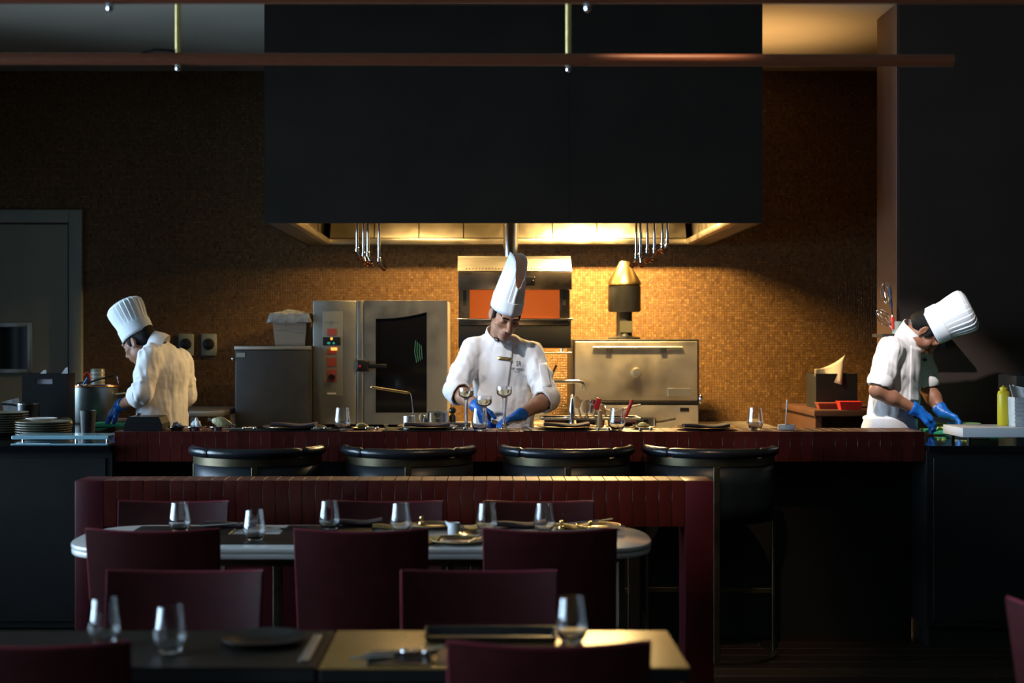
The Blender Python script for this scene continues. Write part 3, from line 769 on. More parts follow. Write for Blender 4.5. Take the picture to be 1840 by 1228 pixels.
# ---- combi oven
def combi():
    D = 9.5
    x0, x1 = X(562, D), X(804, D); zt = Z(540, D)
    r = thing('combi_oven', 'large steel combi oven with red button panel and dark glass door', 'oven', ((x0 + x1) / 2, D, BZ))
    ox = (x0 + x1) / 2
    px = lambda p: X(p, D) - ox
    pz = lambda p: Z(p, D) - BZ
    w = (x1 - x0) / 2; h = zt - BZ
    B().box((-w, 0.03, 0.03), (w, 0.80, h), 0.006).build('body', OVENST, r)
    for a in (-1, 1):
        for b_ in (0.08, 0.74): B().cyl((a * (w - 0.06), b_, 0), (a * (w - 0.06), b_, 0.0295), 0.02, seg=12).build('foot', PLASTB, r)
    # control column and post
    cp = B().box((-w, 0, 0.03), (px(640), 0.0295, h - 0.002), 0.008).build('control_column', OVENST, r)
    B().box((px(640) + 0.003, 0.002, 0.03), (px(653), 0.0295, h - 0.002), 0.006).build('corner_post', OVENST, r)
    PANEL = mat('pale_control_panel', (0.30, 0.30, 0.26), 0.4, 0.3, noise=(8, 0.05))
    B().box((px(580), -0.004, pz(712)), (px(616), -0.0005, pz(560)), 0.008, 3).build('panel_plate', PANEL, cp)
    BTN = mat('faded_red_button', (0.38, 0.075, 0.06), 0.45, noise=(20, 0.1))
    for a, b_ in ((591, 603), (628, 637), (643, 659), (664, 687)):
        bt = B().box((px(588), -0.007, pz(b_)), (px(605), -0.0042, pz(a)), 0.002, 1).build('button', BTN, cp)
    B().box((px(580), -0.008, pz(621)), (px(612), -0.0045, pz(606)), 0.002, 1).build('display', PANE, cp)
    LED = mat('orange_led', (1, 0.3, 0.06), 0.4, emit=((1.0, 0.22, 0.03), 3.0), noise=(4, 0.02))
    TEAL = mat('teal_led', (0.05, 0.4, 0.32), 0.4, emit=((0.03, 0.45, 0.33), 0.35), noise=(4, 0.02))
    B().ell((px(596), -0.009, pz(609)), (0.008, 0.002, 0.009), 10, 6).build('led', LED, cp)
    B().ell((px(591), -0.009, pz(617)), (0.012, 0.002, 0.008), 10, 6).build('led', TEAL, cp)
    B().ell((px(600), -0.009, pz(617)), (0.008, 0.002, 0.008), 10, 6).build('led', TEAL, cp)
    B().box((px(595), -0.011, pz(630)), (px(606), -0.0075, pz(625)), 0.003).build('led', LED, cp)
    B().lathe([(0.0, -0.028), (0.018, -0.028), (0.021, -0.024), (0.023, -0.008)], (px(596.5), 0, pz(678)), 20, axis=(0, 1, 0)).build('dial', PLASTB, cp)
    LETT = mat('panel_print_grey', (0.22, 0.23, 0.22), 0.5, noise=(10, 0.05))
    B().box((px(585), -0.006, pz(580)), (px(608), -0.0042, pz(578.5))).box((px(595), -0.006, pz(584)), (px(598), -0.0042, pz(575))).build('printed_mark', LETT, cp)
    B().box((px(588), -0.006, pz(709)), (px(604), -0.0042, pz(706))).build('printed_mark', WHITEP, cp)
    # door with a window whose top edge curves
    dx0, dx1, dz0, dz1 = px(653) + 0.006, w, 0.03, h - 0.002
    wx0_, wx1_, wz0_ = px(675), px(767), pz(742)
    b = B(); n = 12
    top = lambda u: pz(573 - 12 * (u ** 2.2)) 
    ys = (-0.008, 0.0295)
    arc = [(wx0_ + (wx1_ - wx0_) * i / n, top(i / n)) for i in range(n + 1)]
    b.prism([(dx0, dz0), (wx0_, dz0), (wx0_, dz1), (dx0, dz1)], 'y', *ys)
    b.prism([(wx1_, dz0), (dx1, dz0), (dx1, dz1), (wx1_, dz1)], 'y', *ys)
    b.prism([(wx0_, dz0), (wx1_, dz0), (wx1_, wz0_), (wx0_, wz0_ - 0.0)], 'y', *ys)
    b.prism(arc + [(wx1_, dz1), (wx0_, dz1)], 'y', *ys)
    bmesh.ops.remove_doubles(b.bm, verts=b.bm.verts, dist=1e-5)
    dr_ = b.build('door', OVENST, r)
    bottom = [(wx1_ - (wx1_ - wx0_) * i / n, wz0_ + 0.0) for i in range(n + 1)]
    B().prism(arc + bottom, 'y', 0.004, 0.012).build('door_glass', BLACKGL, dr_)
    GRN = mat('green_mark', (0.06, 0.24, 0.15), 0.6, noise=(10, 0.2))
    b = B()
    for k in range(4):
        q = 746 + 3.2 * k
        b.tube([(px(q + 1), 0.003, pz(612 + 3 * k)), (px(q - 1 + k), 0.003, pz(632)), (px(q + 3), 0.003, pz(652 - 2 * k))], 0.0028, 6)
    b.build('scribbled_mark', GRN, dr_)
    # handle
    hn = B().box((px(641), -0.055, pz(668)), (px(664), -0.0085, pz(647)), 0.014, 3).build('handle', PLASTB, dr_)
    B().box((px(660), -0.05, pz(662)), (px(696), -0.03, pz(654)), 0.008, 3).build('handle_lever', PLASTB, dr_)
    B().lathe([(0.0, -0.058), (0.008, -0.058), (0.009, -0.0552)], (px(648), 0, pz(658)), 12, axis=(0, 1, 0)).build('handle_mark', REDP, dr_)
    B().lathe([(0.05, -0.010), (0.05, -0.0082)], (px(650), 0, pz(658)), 20, axis=(0, 1, 0)).build('handle_rose', STEEL, dr_)
    return r
combi()

# ---- dark upright fridge with the wrapped pan on it
def fridge():
    D = 9.4
    x0, x1 = X(420, D), X(558, D); zt = Z(622, D)
    r = thing('upright_fridge', 'dark steel upright fridge beside the combi oven', 'fridge', ((x0 + x1) / 2, D, 0))
    w = (x1 - x0) / 2
    B().box((-w, 0.045, 0.08), (w, 0.7, zt), 0.005).build('body', STEEL_D, r)
    d_ = B().box((-w + 0.012, 0, 0.10), (w - 0.012, 0.0445, zt - 0.03), 0.006).build('door', STEEL_D, r)
    B().box((-w, 0.02, zt - 0.025), (w, 0.0445, zt - 0.002), 0.003).build('top_rail', STEEL, r)
    B().box((-w + 0.018, -0.004, zt - 0.075), (-w + 0.075, -0.0005, zt - 0.045), 0.002, 1).build('badge', GREYT, d_)
    B().ell((-w - 0.012, 0.03, zt - 0.085), (0.011, 0.014, 0.014), 12, 8).build('hinge', CHROME, r)
    for a in (-1, 1):
        for b_ in (0.1, 0.64): B().cyl((a * (w - 0.06), b_, 0), (a * (w - 0.06), b_, 0.0795), 0.022, seg=12).build('foot', PLASTB, r)
    c = thing('wrapped_pan', 'deep steel pan covered in crumpled cling film on the fridge', 'pan', (X(524, 9.6), 9.62, zt + 0.001))
    ww = 0.118
    b = B(); q = lambda s, z: [(-s, -s * 1.1, z), (s, -s * 1.1, z), (s, s * 1.1, z), (-s, s * 1.1, z)]
    b.rings([q(ww - 0.02, 0), q(ww, 0.20), q(ww + 0.016, 0.202), q(ww + 0.016, 0.206), q(ww - 0.004, 0.206), q(ww - 0.024, 0.01)])
    b.build('pan_body', STEEL, c)
    b = B()
    rnd = random.Random(3)
    def film(u, v):
        s = 1.16 * (2 * u - 1); t_ = 1.16 * (2 * v - 1)
        e = max(abs(s), abs(t_))
        z = 0.212 + 0.03 * (1 - min(1, e)) + rnd.uniform(-0.006, 0.010) - (0.06 if e > 1.08 else 0)
        return ((ww + 0.012) * s, (ww + 0.012) * 1.1 * t_, z)
    b.grid(film, 14, 14)
    solid(b.build('cling_film', FILM, c), 0.0015)
fridge()

# ---- salamander grill hung from a post
def salamander():
    D = 9.2
    x0, x1 = X(822, D), X(1028, D)
    ox = (x0 + x1) / 2; z0 = Z(636, D)
    r = thing('salamander_grill', 'steel salamander grill with slot painted with orange glow hung on a post', 'grill', (ox, D, z0))
    px = lambda p: X(p, D) - ox
    pz = lambda p: Z(p, D) - z0
    w = (x1 - x0) / 2
    # sloping perforated top
    t0 = B().prism([(0.0, pz(487)), (0.16, pz(462)), (0.17, pz(458)), (0.40, pz(458)), (0.40, pz(487))], 'x', -w, w).build('sloping_top', STEEL, r)
    HOLE = mat('vent_hole_dark', (0.02, 0.016, 0.01), 0.7, noise=(10, 0.1))
    hm = B().box((-0.0035, -0.001, -0.003), (0.0035, 0.002, 0.003)).mesh('vent_hole', None); hm.materials.append(HOLE)
    for k in range(31):
        inst(hm, 'vent_hole', t0, (px(838 + 176 * k / 30), 0.026, pz(482.6)), rot=(R(-28), 0, 0))
    B().box((-w + 0.004, -0.006, pz(521)), (w - 0.002, 0.03, pz(489)), 0.004).build('front_fascia', GRILLST, r)
    hn = B().box((px(895), -0.03, pz(514)), (px(962), -0.0065, pz(497)), 0.01, 3).build('handle', PLASTB, r)
    for p in (899, 958): B().ell((px(p), -0.031, pz(505)), (0.006, 0.005, 0.006), 10, 6).build('handle_screw', CHROME, hn)
    # cheeks with slots, steel back whose orange reflection is painted as a glow
    ORG = mat('glow_painted_steel', (0.62, 0.16, 0.04), 0.28, 0.5, emit=((1.0, 0.16, 0.02), 0.42), noise=(5, 0.15))
    B().box((px(832), 0.05, pz(572)), (px(1018), 0.06, pz(521)), 0.001, 1).build('orange_back_plate', ORG, r)
    for a, b_ in ((826, 844), (1006, 1022)):
        ck = B().box((px(a), 0.02, pz(572)), (px(b_), 0.05, pz(521))).build('cheek', GRILLST, r)
        m_ = (a + b_) / 2
        B().box((px(m_ - 3), 0.0165, pz(549)), (px(m_ + 3), 0.0195, pz(522)), 0.001, 1).build('guide_slot', HOLE, ck)
    B().box((-w + 0.006, 0.061, pz(572)), (w - 0.012, 0.38, pz(487) - 0.0005)).build('body', GRILLST, r)
    # dark lower box on a shelf
    B().cyl((-w - 0.004, 0.0, pz(574)), (w + 0.004, 0.0, pz(574)), 0.006, seg=12).build('towel_bar', CHROME, r)
    B().box((-w + 0.006, 0.0065, pz(585)), (w - 0.006, 0.36, pz(573)), 0.003).build('lower_rail', GRILLST, r)
    B().box((-w + 0.006, 0.004, pz(626)), (w - 0.006, 0.36, pz(585.4)), 0.004).build('drip_box', BLACK, r)
    for p in (835, 1010): B().cyl((px(p), 0.05, pz(635.5)), (px(p), 0.05, pz(626)), 0.009, seg=12).build('shelf_post', CHROME, r)
    B().box((-w + 0.004, 0.0, 0.0), (w, 0.36, 0.010), 0.002, 1).build('shelf', STEEL, r)
    # post up into the hood
    B().cyl((px(919), 0.25, pz(458) + 0.0005), (px(919), 0.25, HB + 0.395 - z0), 0.050, seg=28).build('post', CHROME, r)
    return r
salamander()

# ---- charcoal oven with chimney
def charcoal():
    D = 9.5
    x0, x1 = X(1030, D), X(1257, D); ox = (x0 + x1) / 2
    r = thing('charcoal_oven', 'steel charcoal oven with round door knob and brass capped chimney', 'oven', (ox, D, BZ))
    px = lambda p: X(p, D) - ox
    pz = lambda p: Z(p, D) - BZ
    w = (x1 - x0) / 2
    B().box((-w, 0.03, 0.0), (w, 0.72, pz(610)), 0.006).build('body', STEEL_D, r)
    d_ = B().box((-w + 0.012, 0.0, pz(721)), (w - 0.012, 0.029, pz(614)), 0.008).build('door', STEEL_W, r)
    B().cyl((px(1066), -0.012, pz(625)), (px(1226), -0.012, pz(625)), 0.008, seg=12).build('grab_bar', STEEL, d_)
    for p in (1094, 1192): B().box((px(p - 5), -0.018, pz(634)), (px(p + 5), -0.0005, pz(624)), 0.002, 1).build('bar_bracket', STEEL_D, d_)
    B().lathe([(0.0, -0.05), (0.028, -0.048), (0.036, -0.036), (0.036, -0.026), (0.018, -0.016), (0.014, -0.0005)], (px(1143), 0, pz(670)), 24, axis=(0, 1, 0)).build('knob', STEEL, d_)
    B().box((px(1200), -0.004, pz(712)), (px(1242), -0.0005, pz(698)), 0.001, 1).build('name_plate', STEEL, d_)
    for p in (1028, 1259): B().ell((px(p), 0.0, pz(718)), (0.015, 0.02, 0.035), 14, 10).build('hinge', CHROME, r)
    B().box((-w + 0.004, -0.002, pz(727)), (w - 0.004, 0.029, pz(722)), 0.002, 1).build('seal_strip', PLASTB, r)
    lw_ = B().box((-w + 0.008, 0.0, 0.004), (w - 0.008, 0.029, pz(728)), 0.005).build('ash_drawer', STEEL_W, r)
    B().box((px(1222), -0.003, pz(740)), (px(1238), -0.0005, pz(733))).build('drawer_slot', PLASTB, lw_)
    # chimney
    c = (px(1131), 0.35)
    k = 9.85 / D
    hz = lambda p: Z(p, 9.85) - BZ
    T = pz(610) + 0.0005
    sr = 0.055
    B().lathe([(0.11, T), (0.11, T + 0.012), (0.062, T + 0.02), (sr, T + 0.03), (sr, hz(560))], (c[0], c[1], 0), 28).build('flue', STEEL_D, r)
    B().box((c[0] - 0.035, c[1] - sr - 0.006, T + 0.045), (c[0] + 0.05, c[1] - sr + 0.012, T + 0.125), 0.002, 1).build('flue_label', PLATEW, r)
    B().lathe([(0.05, hz(561)), (0.105, hz(561)), (0.113, hz(558)), (0.113, hz(515)), (0.106, hz(513)), (0.05, hz(513))], (c[0], c[1], 0), 32).build('spark_drum', STEEL_D, r)
    B().lathe([(0.05, hz(512.5)), (0.118, hz(512.5)), (0.116, hz(508)), (0.04, hz(474)), (0.032, hz(470)), (0.0, hz(470))], (c[0] - 0.0, c[1], 0), 32).build('chimney_cap', BRASS, r)
    return r
charcoal()

# ---- sockets on the wall
for k, (a, lab) in enumerate(((322, 'pale round socket on mosaic wall, nearer the kitchen door'), (363, 'pale round socket on mosaic wall, nearer the fridge'))):
    D = 10.4
    s = thing('wall_socket', lab, 'socket', (X(a + 13, D), D, Z(620, D)), group='wall sockets')
    B().box((-0.055, -0.02, -0.08), (0.055, -0.0005, 0.08), 0.006).build('plate', SOCK, s)
    B().lathe([(0.0, -0.03), (0.036, -0.03), (0.042, -0.026), (0.042, -0.0205)], (0, 0, 0.005), 24, axis=(0, 1, 0)).build('round_cover', PLASTB, s)

# ================================================================== TABLEWARE
def tumbler(label, loc, group, liquid=False, s=1.0):
    r = thing('tumbler', label, 'glass', loc, group=group)
    o = [(0.0, 0.0), (0.024, 0.0), (0.027, 0.004), (0.035, 0.018), (0.0405, 0.034), (0.041, 0.042), (0.038, 0.065), (0.0345, 0.09), (0.032, 0.112)]
    i = [(0.0308, 0.112), (0.0333, 0.09), (0.0367, 0.065), (0.0396, 0.042), (0.039, 0.034), (0.033, 0.020), (0.026, 0.014), (0.0, 0.013)]
    B().lathe([(a * s, b * s) for a, b in o + i], (0, 0, 0), 40).build('glass_body', GLASS, r, smooth=60)
    return r
def copy_at(o, loc, label, rz=0.0): return copy_tree(o, loc, rz, label)

# on the bar
g0 = tumbler('clear tumbler on the bar below the combi oven', (X(615, 7.02), 7.02, BT + 0.0005), 'tumblers')
for px, d, lab in ((862, 6.955, 'clear tumbler on the bar among the champagne coupes'), (1109, 6.99, 'clear tumbler on the bar beside the cutlery rest and utensil pots'), (1357, 7.03, 'clear tumbler on the bar beside the white menu stand')):
    copy_at(g0, (X(px, d), d, BT + 0.0005), lab)
# on the marble table
GL = [(323, 5.38, 'clear tumbler on the marble table at its shadowed end'), (457, 5.14, 'clear tumbler on the marble table, on a dark mat between two chair backs'),
      (592, 5.44, 'clear tumbler on the marble table behind the middle chair, standing tall of it'), (720, 5.36, 'clear tumbler on the marble table beside the brass trimmed plate'),
      (875, 5.36, 'clear tumbler on the marble table beside the folded gold napkin and milk jug'), (978, 5.36, 'clear tumbler on the marble table with a daylit chair behind it')]
for px, d, lab in GL: copy_at(g0, (X(px, d), d, TT + 0.0005), lab)
for px, d, lab in ((187, 3.50, 'clear tumbler on the dark stained table, the outer of the pair'), (305, 3.40, 'clear tumbler on the dark stained table, the inner of the pair'), (1027, 3.52, 'clear tumbler on the light oak table')):
    copy_at(g0, (X(px, d), d, NT + 0.0005), lab)

# champagne coupes
def coupe(label, loc, h):
    r = thing('champagne_coupe', label, 'glass', loc, group='champagne coupes')
    o = [(0.0, 0.0), (0.034, 0.0), (0.0345, 0.002), (0.02, 0.006), (0.009, 0.012), (0.0085, 0.03), (0.008, h - 0.075), (0.009, h - 0.062), (0.015, h - 0.052), (0.034, h - 0.043), (0.038, h - 0.034), (0.0385, h - 0.015), (0.0375, h)]
    i = [(0.0363, h), (0.0372, h - 0.015), (0.0366, h - 0.033), (0.033, h - 0.041), (0.014, h - 0.048), (0.0, h - 0.05)]
    B().lathe(o + i, (0, 0, 0), 36).build('glass_body', GLASS, r, smooth=60)
    B().lathe([(0.0, h - 0.0485), (0.0135, h - 0.0465), (0.0325, h - 0.0398), (0.036, h - 0.0325), (0.0366, h - 0.016), (0.0, h - 0.016)], (0, 0, 0), 36).build('wine', WINE, r, smooth=60)
    return r
for px, py, d, lab in ((838, 697, 7.10, 'tall coupe of pale wine nearest the folded napkin plate'), (870, 712, 7.045, 'shorter coupe of pale wine standing behind the tumbler'), (906, 696, 7.05, 'tall coupe of pale wine on a round coaster')):
    coupe(lab, (X(px, d), d, BT + 0.0005 + (0.004 if px == 906 else 0)), Z(py, d) - BT)
cst = B().lathe([(0.0, 0), (0.056, 0), (0.058, 0.002), (0.056, 0.004), (0.0, 0.004)], (0, 0, 0), 36).build('coaster', WOODL, None, (X(906, 7.05), 7.05, BT + 0.0002))
tag(cst, 'thin round wooden coaster under the tall coupe', 'coaster')

def plate(name, label, loc, rad, m, group, rim=None, hgt=0.018):
    r = thing(name, label, 'plate', loc, group=group)
    B().lathe([(0.0, 0.0), (rad * 0.6, 0.0), (rad * 0.64, 0.003), (rad, hgt), (rad, hgt + 0.003), (rad * 0.66, 0.0075), (rad * 0.6, 0.005), (0.0, 0.005)], (0, 0, 0), 48).build('dish', m, r, smooth=50)
    if rim: B().tube([(rad * math.cos(2 * math.pi * k / 48), rad * math.sin(2 * math.pi * k / 48), hgt + 0.002) for k in range(48)], 0.0022, 6, closed=True).build('rim', rim, r)
    return r
def napkin(label, loc, rz, m, L_=0.21, W_=0.075, group='folded napkins', h=0.014):
    b = B()
    n = 12
    rings = []
    for i in range(n + 1):
        u = i / n; s = 2 * u - 1
        up = 0.006 * s * s + 0.003 * math.sin(7 * u)
        w = W_ / 2 * (1 - 0.08 * (1 - s * s))
        ring = []
        for a in range(14):
            t_ = 2 * math.pi * a / 14
            y = w * math.copysign(abs(math.cos(t_)) ** 0.6, math.cos(t_)); z = h / 2 * math.copysign(abs(math.sin(t_)) ** 0.7, math.sin(t_)) + h / 2 + up + 0.0025 * math.cos(3 * t_ + 4 * u)
            ring.append((s * L_ / 2, y, max(z, up * 0.5)))
        rings.append(ring)
    b.rings(rings)
    o = b.build('folded_napkin', m, None, loc, smooth=50); o.rotation_euler = (0, 0, rz)
    tag(o, label, 'napkin', group)
    return o
def placemat(label, loc, hx, hy, m=MATD):
    o = B().box((-hx, -hy, 0), (hx, hy, 0.004), 0.0015, 1).build('placemat', m, None, loc)
    return tag(o, label, 'placemat', 'dark placemats')

def fork(label, loc, rz, flip=1):
    r = thing('fork', label, 'fork', loc, rz, 'cutlery')
    B().tube([(-0.10, 0, 0.002), (-0.06, 0, 0.004), (0.0, 0, 0.007), (0.035, 0, 0.010)], [0.0035, 0.004, 0.0028, 0.004], 8).build('handle', CHROME, r)
    B().box((0.034, -0.011, 0.0085), (0.052, 0.011, 0.0115), 0.001, 1).build('neck', CHROME, r)
    for k in range(4): B().tube([(0.05, -0.009 + 0.006 * k, 0.010), (0.07, -0.009 + 0.006 * k, 0.012), (0.092, -0.009 + 0.006 * k, 0.017)], [0.0018, 0.0016, 0.0009], 6).build('tine', CHROME, r)
    return r
def knife(label, loc, rz):
    r = thing('table_knife', label, 'knife', loc, rz, 'cutlery')
    B().tube([(-0.11, 0, 0.004), (-0.05, 0, 0.0045), (-0.005, 0, 0.004)], [0.0045, 0.005, 0.0035], 8).build('handle', CHROME, r)
    B().prism([(-0.006, 0.002), (0.09, 0.001), (0.105, 0.006), (0.09, 0.016), (-0.006, 0.012)], 'y', -0.0008, 0.0008).build('blade', CHROME, r)
    return r
def rest(label, loc, rz=0):
    r = thing('cutlery_rest', label, 'cutlery rest', loc, rz, 'cutlery rests')
    for s in (-1, 1): B().ell((0, s * 0.026, 0.009), (0.009, 0.009, 0.009), 14, 10).build('knob', CHROME, r)
    B().cyl((0, -0.024, 0.009), (0, 0.024, 0.009), 0.004, seg=10).build('bar', CHROME, r)
    return r

# places laid along the bar
PL = [(528, 'in the shadowed stretch of the bar'), (768, 'beside the tall coupes'), (1018, 'beside the utensil pots'), (1268, 'on bare tiles near the menu stand')]
for k, (px, w) in enumerate(PL):
    d = 7.075
    zz = BT + 0.0005
    if k < 3:
        placemat('dark placemat under the plate and napkin ' + w, (X(px + (6 if k else -10), d), d - 0.005, zz), 0.27 if k == 0 else 0.235, 0.14); zz += 0.0045
    plate('charger_plate', 'wide bronze glazed plate ' + w, (X(px, d), d, zz), 0.148 if k else 0.155, PLATED, 'bronze plates on the bar', BRASS if k else None, 0.012)
    napkin('dark folded napkin lying on the plate ' + w, (X(px, d), d, zz + (0.0065 if k else 0.0065)), R(2 * k - 3), NAPK, 0.225, 0.09, h=0.018)
    fx, lb = ((690, 'fork lying on the placemat edge toward the fridge'), (842, 'x'), (1140, 'x'), (1140, 'x'))[0], ''
RS = [(448, 'shiny cutlery rest on the bar below the fridge'), (575, 'shiny cutlery rest on the bar beside the tumbler under the combi oven'), (668, 'shiny cutlery rest on the bar below the oven handle'),
      (826, 'shiny cutlery rest on the bar at the foot of the outer coupe'), (1084, 'shiny cutlery rest on the bar beside the tumbler and utensil pots'), (1160, 'shiny cutlery rest on the bar in front of the ash drawer')]
for px, lab in RS:
    d = 6.965
    rest(lab, (X(px, d), d, BT + 0.0005 + (0.0045 if px in (448, 575, 826, 668) else 0.0)), R(80 + (px * 7) % 25))
for px, lab in ((694, 'small fork beside the napkin plate under the oven window'), (950, 'fork with its tines up beside the blue gloved hands'), (1146, 'fork beside the lemon dish and charcoal oven')):
    d = 7.05
    fork(lab, (X(px, d), d, BT + 0.005), R(95))
for px, lab in ((441, 'knife on the shadowed placemat below the fridge'), (598, 'knife lying beside the tumbler under the combi oven')):
    knife(lab, (X(px, 6.99), 6.99, BT + 0.0055), R(20))
# small lemon or butter pieces
for px, d, lab in ((649, 7.08, 'small pale yellow butter curl on the bar by the tumbler'), (1155, 7.12, 'small pale yellow butter curl on a saucer near the charcoal oven')):
    b = B().ell((0, 0, 0.014), (0.026, 0.018, 0.013), 16, 10).ell((0.016, 0, 0.01), (0.022, 0.014, 0.0095), 14, 8)
    o = b.build('butter_curl', mat('butter', (0.72, 0.6, 0.25), 0.45, noise=(20, 0.1)), None, (X(px, d), d, BT + 0.0065))
    tag(o, lab, 'butter', 'butter curls on the bar')
    plate('saucer', 'thin brass saucer under the butter ' + ('by the tumbler' if px < 900 else 'near the charcoal oven'), (X(px, d), d, BT + 0.0005), 0.062, PLATED, 'saucers on the bar', BRASS, 0.008)

# menu stand
ms = thing('menu_stand', 'white menu stand with a thin upright card on the bar', 'menu stand', (X(1413, 7.05), 7.05, BT + 0.0005))
B().box((-0.04, -0.02, 0), (0.04, 0.02, 0.028), 0.004).build('base', WHITEP, ms)
B().box((-0.003, -0.035, 0.0285), (0.003, 0.035, 0.148), 0.001, 1, rot=Matrix.Rotation(R(-12), 3, 'Z') @ Matrix.Rotation(R(3), 3, 'Y')).build('card', PAPERW, ms)

# black box, dishes and piping bag at the shadowed end of the bar
kb = thing('black_caddy', 'low black box with sloped lid at the end of the bar', 'box', (X(265, 7.05), 7.05, BT + 0.0005))
B().prism([(-0.095, 0), (0.095, 0), (0.092, 0.035), (-0.092, 0.035)], 'y', -0.09, 0.09).build('body', PLASTB, kb)
B().prism([(-0.09, 0.0355), (0.09, 0.0355), (0.078, 0.066), (0.07, 0.07), (-0.07, 0.07), (-0.078, 0.066)], 'y', -0.085, 0.085).build('lid', PLASTB, kb)
B().box((-0.052, -0.02, 0.0705), (-0.03, 0.0, 0.085), 0.003).build('clip', CHROME, kb)
for k, (px, lab) in enumerate(((318, 'shallow steel dish of crumpled film beside the black box'), (352, 'shallow steel dish holding white meringue'), (392, 'shallow steel dish under the piping bag'))):
    d = 7.02
    r = thing('steel_dish', lab, 'dish', (X(px, d), d, BT + 0.0005), group='steel dishes on the bar')
    B().lathe([(0.0, 0), (0.028, 0), (0.036, 0.012), (0.052, 0.018), (0.052, 0.0195), (0.034, 0.0145), (0.026, 0.003), (0.0, 0.003)], (0, 0, 0), 28).build('dish_body', CHROME, r, smooth=50)
for k, (px, m, lab, s) in enumerate(((318, FILM, 'crumpled clear film in a steel dish', 0.8), (353, WHITEC, 'white meringue peak in a steel dish', 1.2))):
    b = B(); rn = random.Random(k)
    for q in range(7): b.ell((rn.uniform(-0.018, 0.018), rn.uniform(-0.015, 0.015), 0.016 + rn.uniform(0, 0.014) * s), (0.014, 0.013, 0.012 * s), 10, 7)
    b.ell((0.0, 0, 0.032 * s), (0.01, 0.01, 0.018 * s), 10, 8)
    tag(b.build('crumpled_film' if k == 0 else 'meringue', m, None, (X(px, 7.02), 7.02, BT + 0.004)), lab, 'film' if k == 0 else 'meringue')
pb = thing('piping_bag', 'filled piping bag lying on a steel dish with its nozzle down', 'piping bag', (X(398, 7.02), 7.02, BT + 0.021))
BAG = mat('piping_bag_plastic', (0.55, 0.48, 0.25), 0.2, noise=(30, 0.3), bump=(60, 0.6), coat=0.4)
B().lathe([(0.004, -0.05), (0.012, -0.045), (0.018, -0.03), (0.028, -0.01), (0.026, 0.012), (0.016, 0.035), (0.006, 0.052)], (0, 0, 0.018), 18, axis=(0.97, 0, -0.22), sy=0.8).build('bag', BAG, pb, smooth=50)
B().lathe([(0.006, 0.0525), (0.003, 0.072)], (0, 0, 0.018), 12, axis=(0.97, 0, -0.22)).build('nozzle', CHROME, pb)
B().lathe([(0.005, -0.051), (0.010, -0.068)], (0, 0, 0.018), 10, axis=(0.97, 0, -0.22)).build('twisted_end', FILM, pb)

# ---- marble table settings
ZT_ = TT + 0.0005
for px, d, hx, lab in ((455, 5.17, 0.19, 'dark placemat under the tumbler between two chair backs'), (330, 5.40, 0.19, 'dark placemat at the shadowed round end'), (590, 5.42, 0.17, 'dark placemat behind the middle chair')):
    placemat(lab, (X(px, d), d, ZT_ - 0.0048 if False else ZT_), hx, 0.125)
for px, d, lab in ((822, 5.09, 'bronze plate with cutlery at the table edge between two chairs'), (778, 5.50, 'bronze plate with a brass knobbed lid at the far table edge'), (1075, 5.48, 'bronze plate near the free round table end'), (860, 5.24, 'bronze plate beside the milk jug')):
    plate('bronze_plate', lab, (X(px, d), d, ZT_), 0.098 if d < 5.2 else 0.085, PLATED, 'bronze plates on the marble table', BRASS, 0.012)
for px, d, rz, lab in ((838, 5.43, 20, 'gold folded napkin beside the milk jug'), (1028, 5.47, -10, 'gold folded napkin in front of the daylit chair'), (700, 5.47, 5, 'gold folded napkin behind the middle chair'), (764, 5.06, 70, 'gold folded napkin at the table edge beside the bronze plate')):
    napkin(lab, (X(px, d), d, ZT_ + (0.0 if px != 846 else 0.0)), R(rz), NAPG, 0.13, 0.07)
for px, d, lab in ((935, 5.50, 'dark folded napkin between two tumblers'), (415, 5.5, 'dark folded napkin near the shadowed tumbler'), (640, 5.53, 'dark folded napkin at the far edge behind the middle chair')):
    napkin(lab, (X(px, d), d, ZT_ + (0.0045 if px in (640,) else 0)), R(3), NAPK, 0.20, 0.085, h=0.02)
jg = thing('milk_jug', 'small white ceramic milk jug on the marble table', 'jug', (X(816, 5.30), 5.30, ZT_))
b = B(); rings = []
for r_, z in ((0.02, 0), (0.024, 0.004), (0.024, 0.03), (0.021, 0.04), (0.022, 0.046)):
    rings.append([((r_ + (0.012 * max(0, -math.cos(a_)) ** 8 if z > 0.035 else 0)) * math.cos(a_), r_ * math.sin(a_), z + (0.006 * max(0, -math.cos(a_)) ** 8 if z > 0.035 else 0)) for a_ in [2 * math.pi * j / 28 for j in range(28)]])
for r_, z in ((0.019, 0.046), (0.018, 0.038), (0.0, 0.034)):
    rings.append([((r_ + 1e-4 + (0.012 * max(0, -math.cos(a_)) ** 8 if z > 0.04 else 0)) * math.cos(a_), (r_ + 1e-4) * math.sin(a_), z + (0.006 * max(0, -math.cos(a_)) ** 8 if z > 0.04 else 0)) for a_ in [2 * math.pi * j / 28 for j in range(28)]])
b.rings(rings); b.build('body', WHITEC, jg, smooth=50)
B().tube([(0.022, 0, 0.036), (0.034, 0, 0.034), (0.036, 0, 0.022), (0.023, 0, 0.012)], 0.003, 8).build('handle', WHITEC, jg)
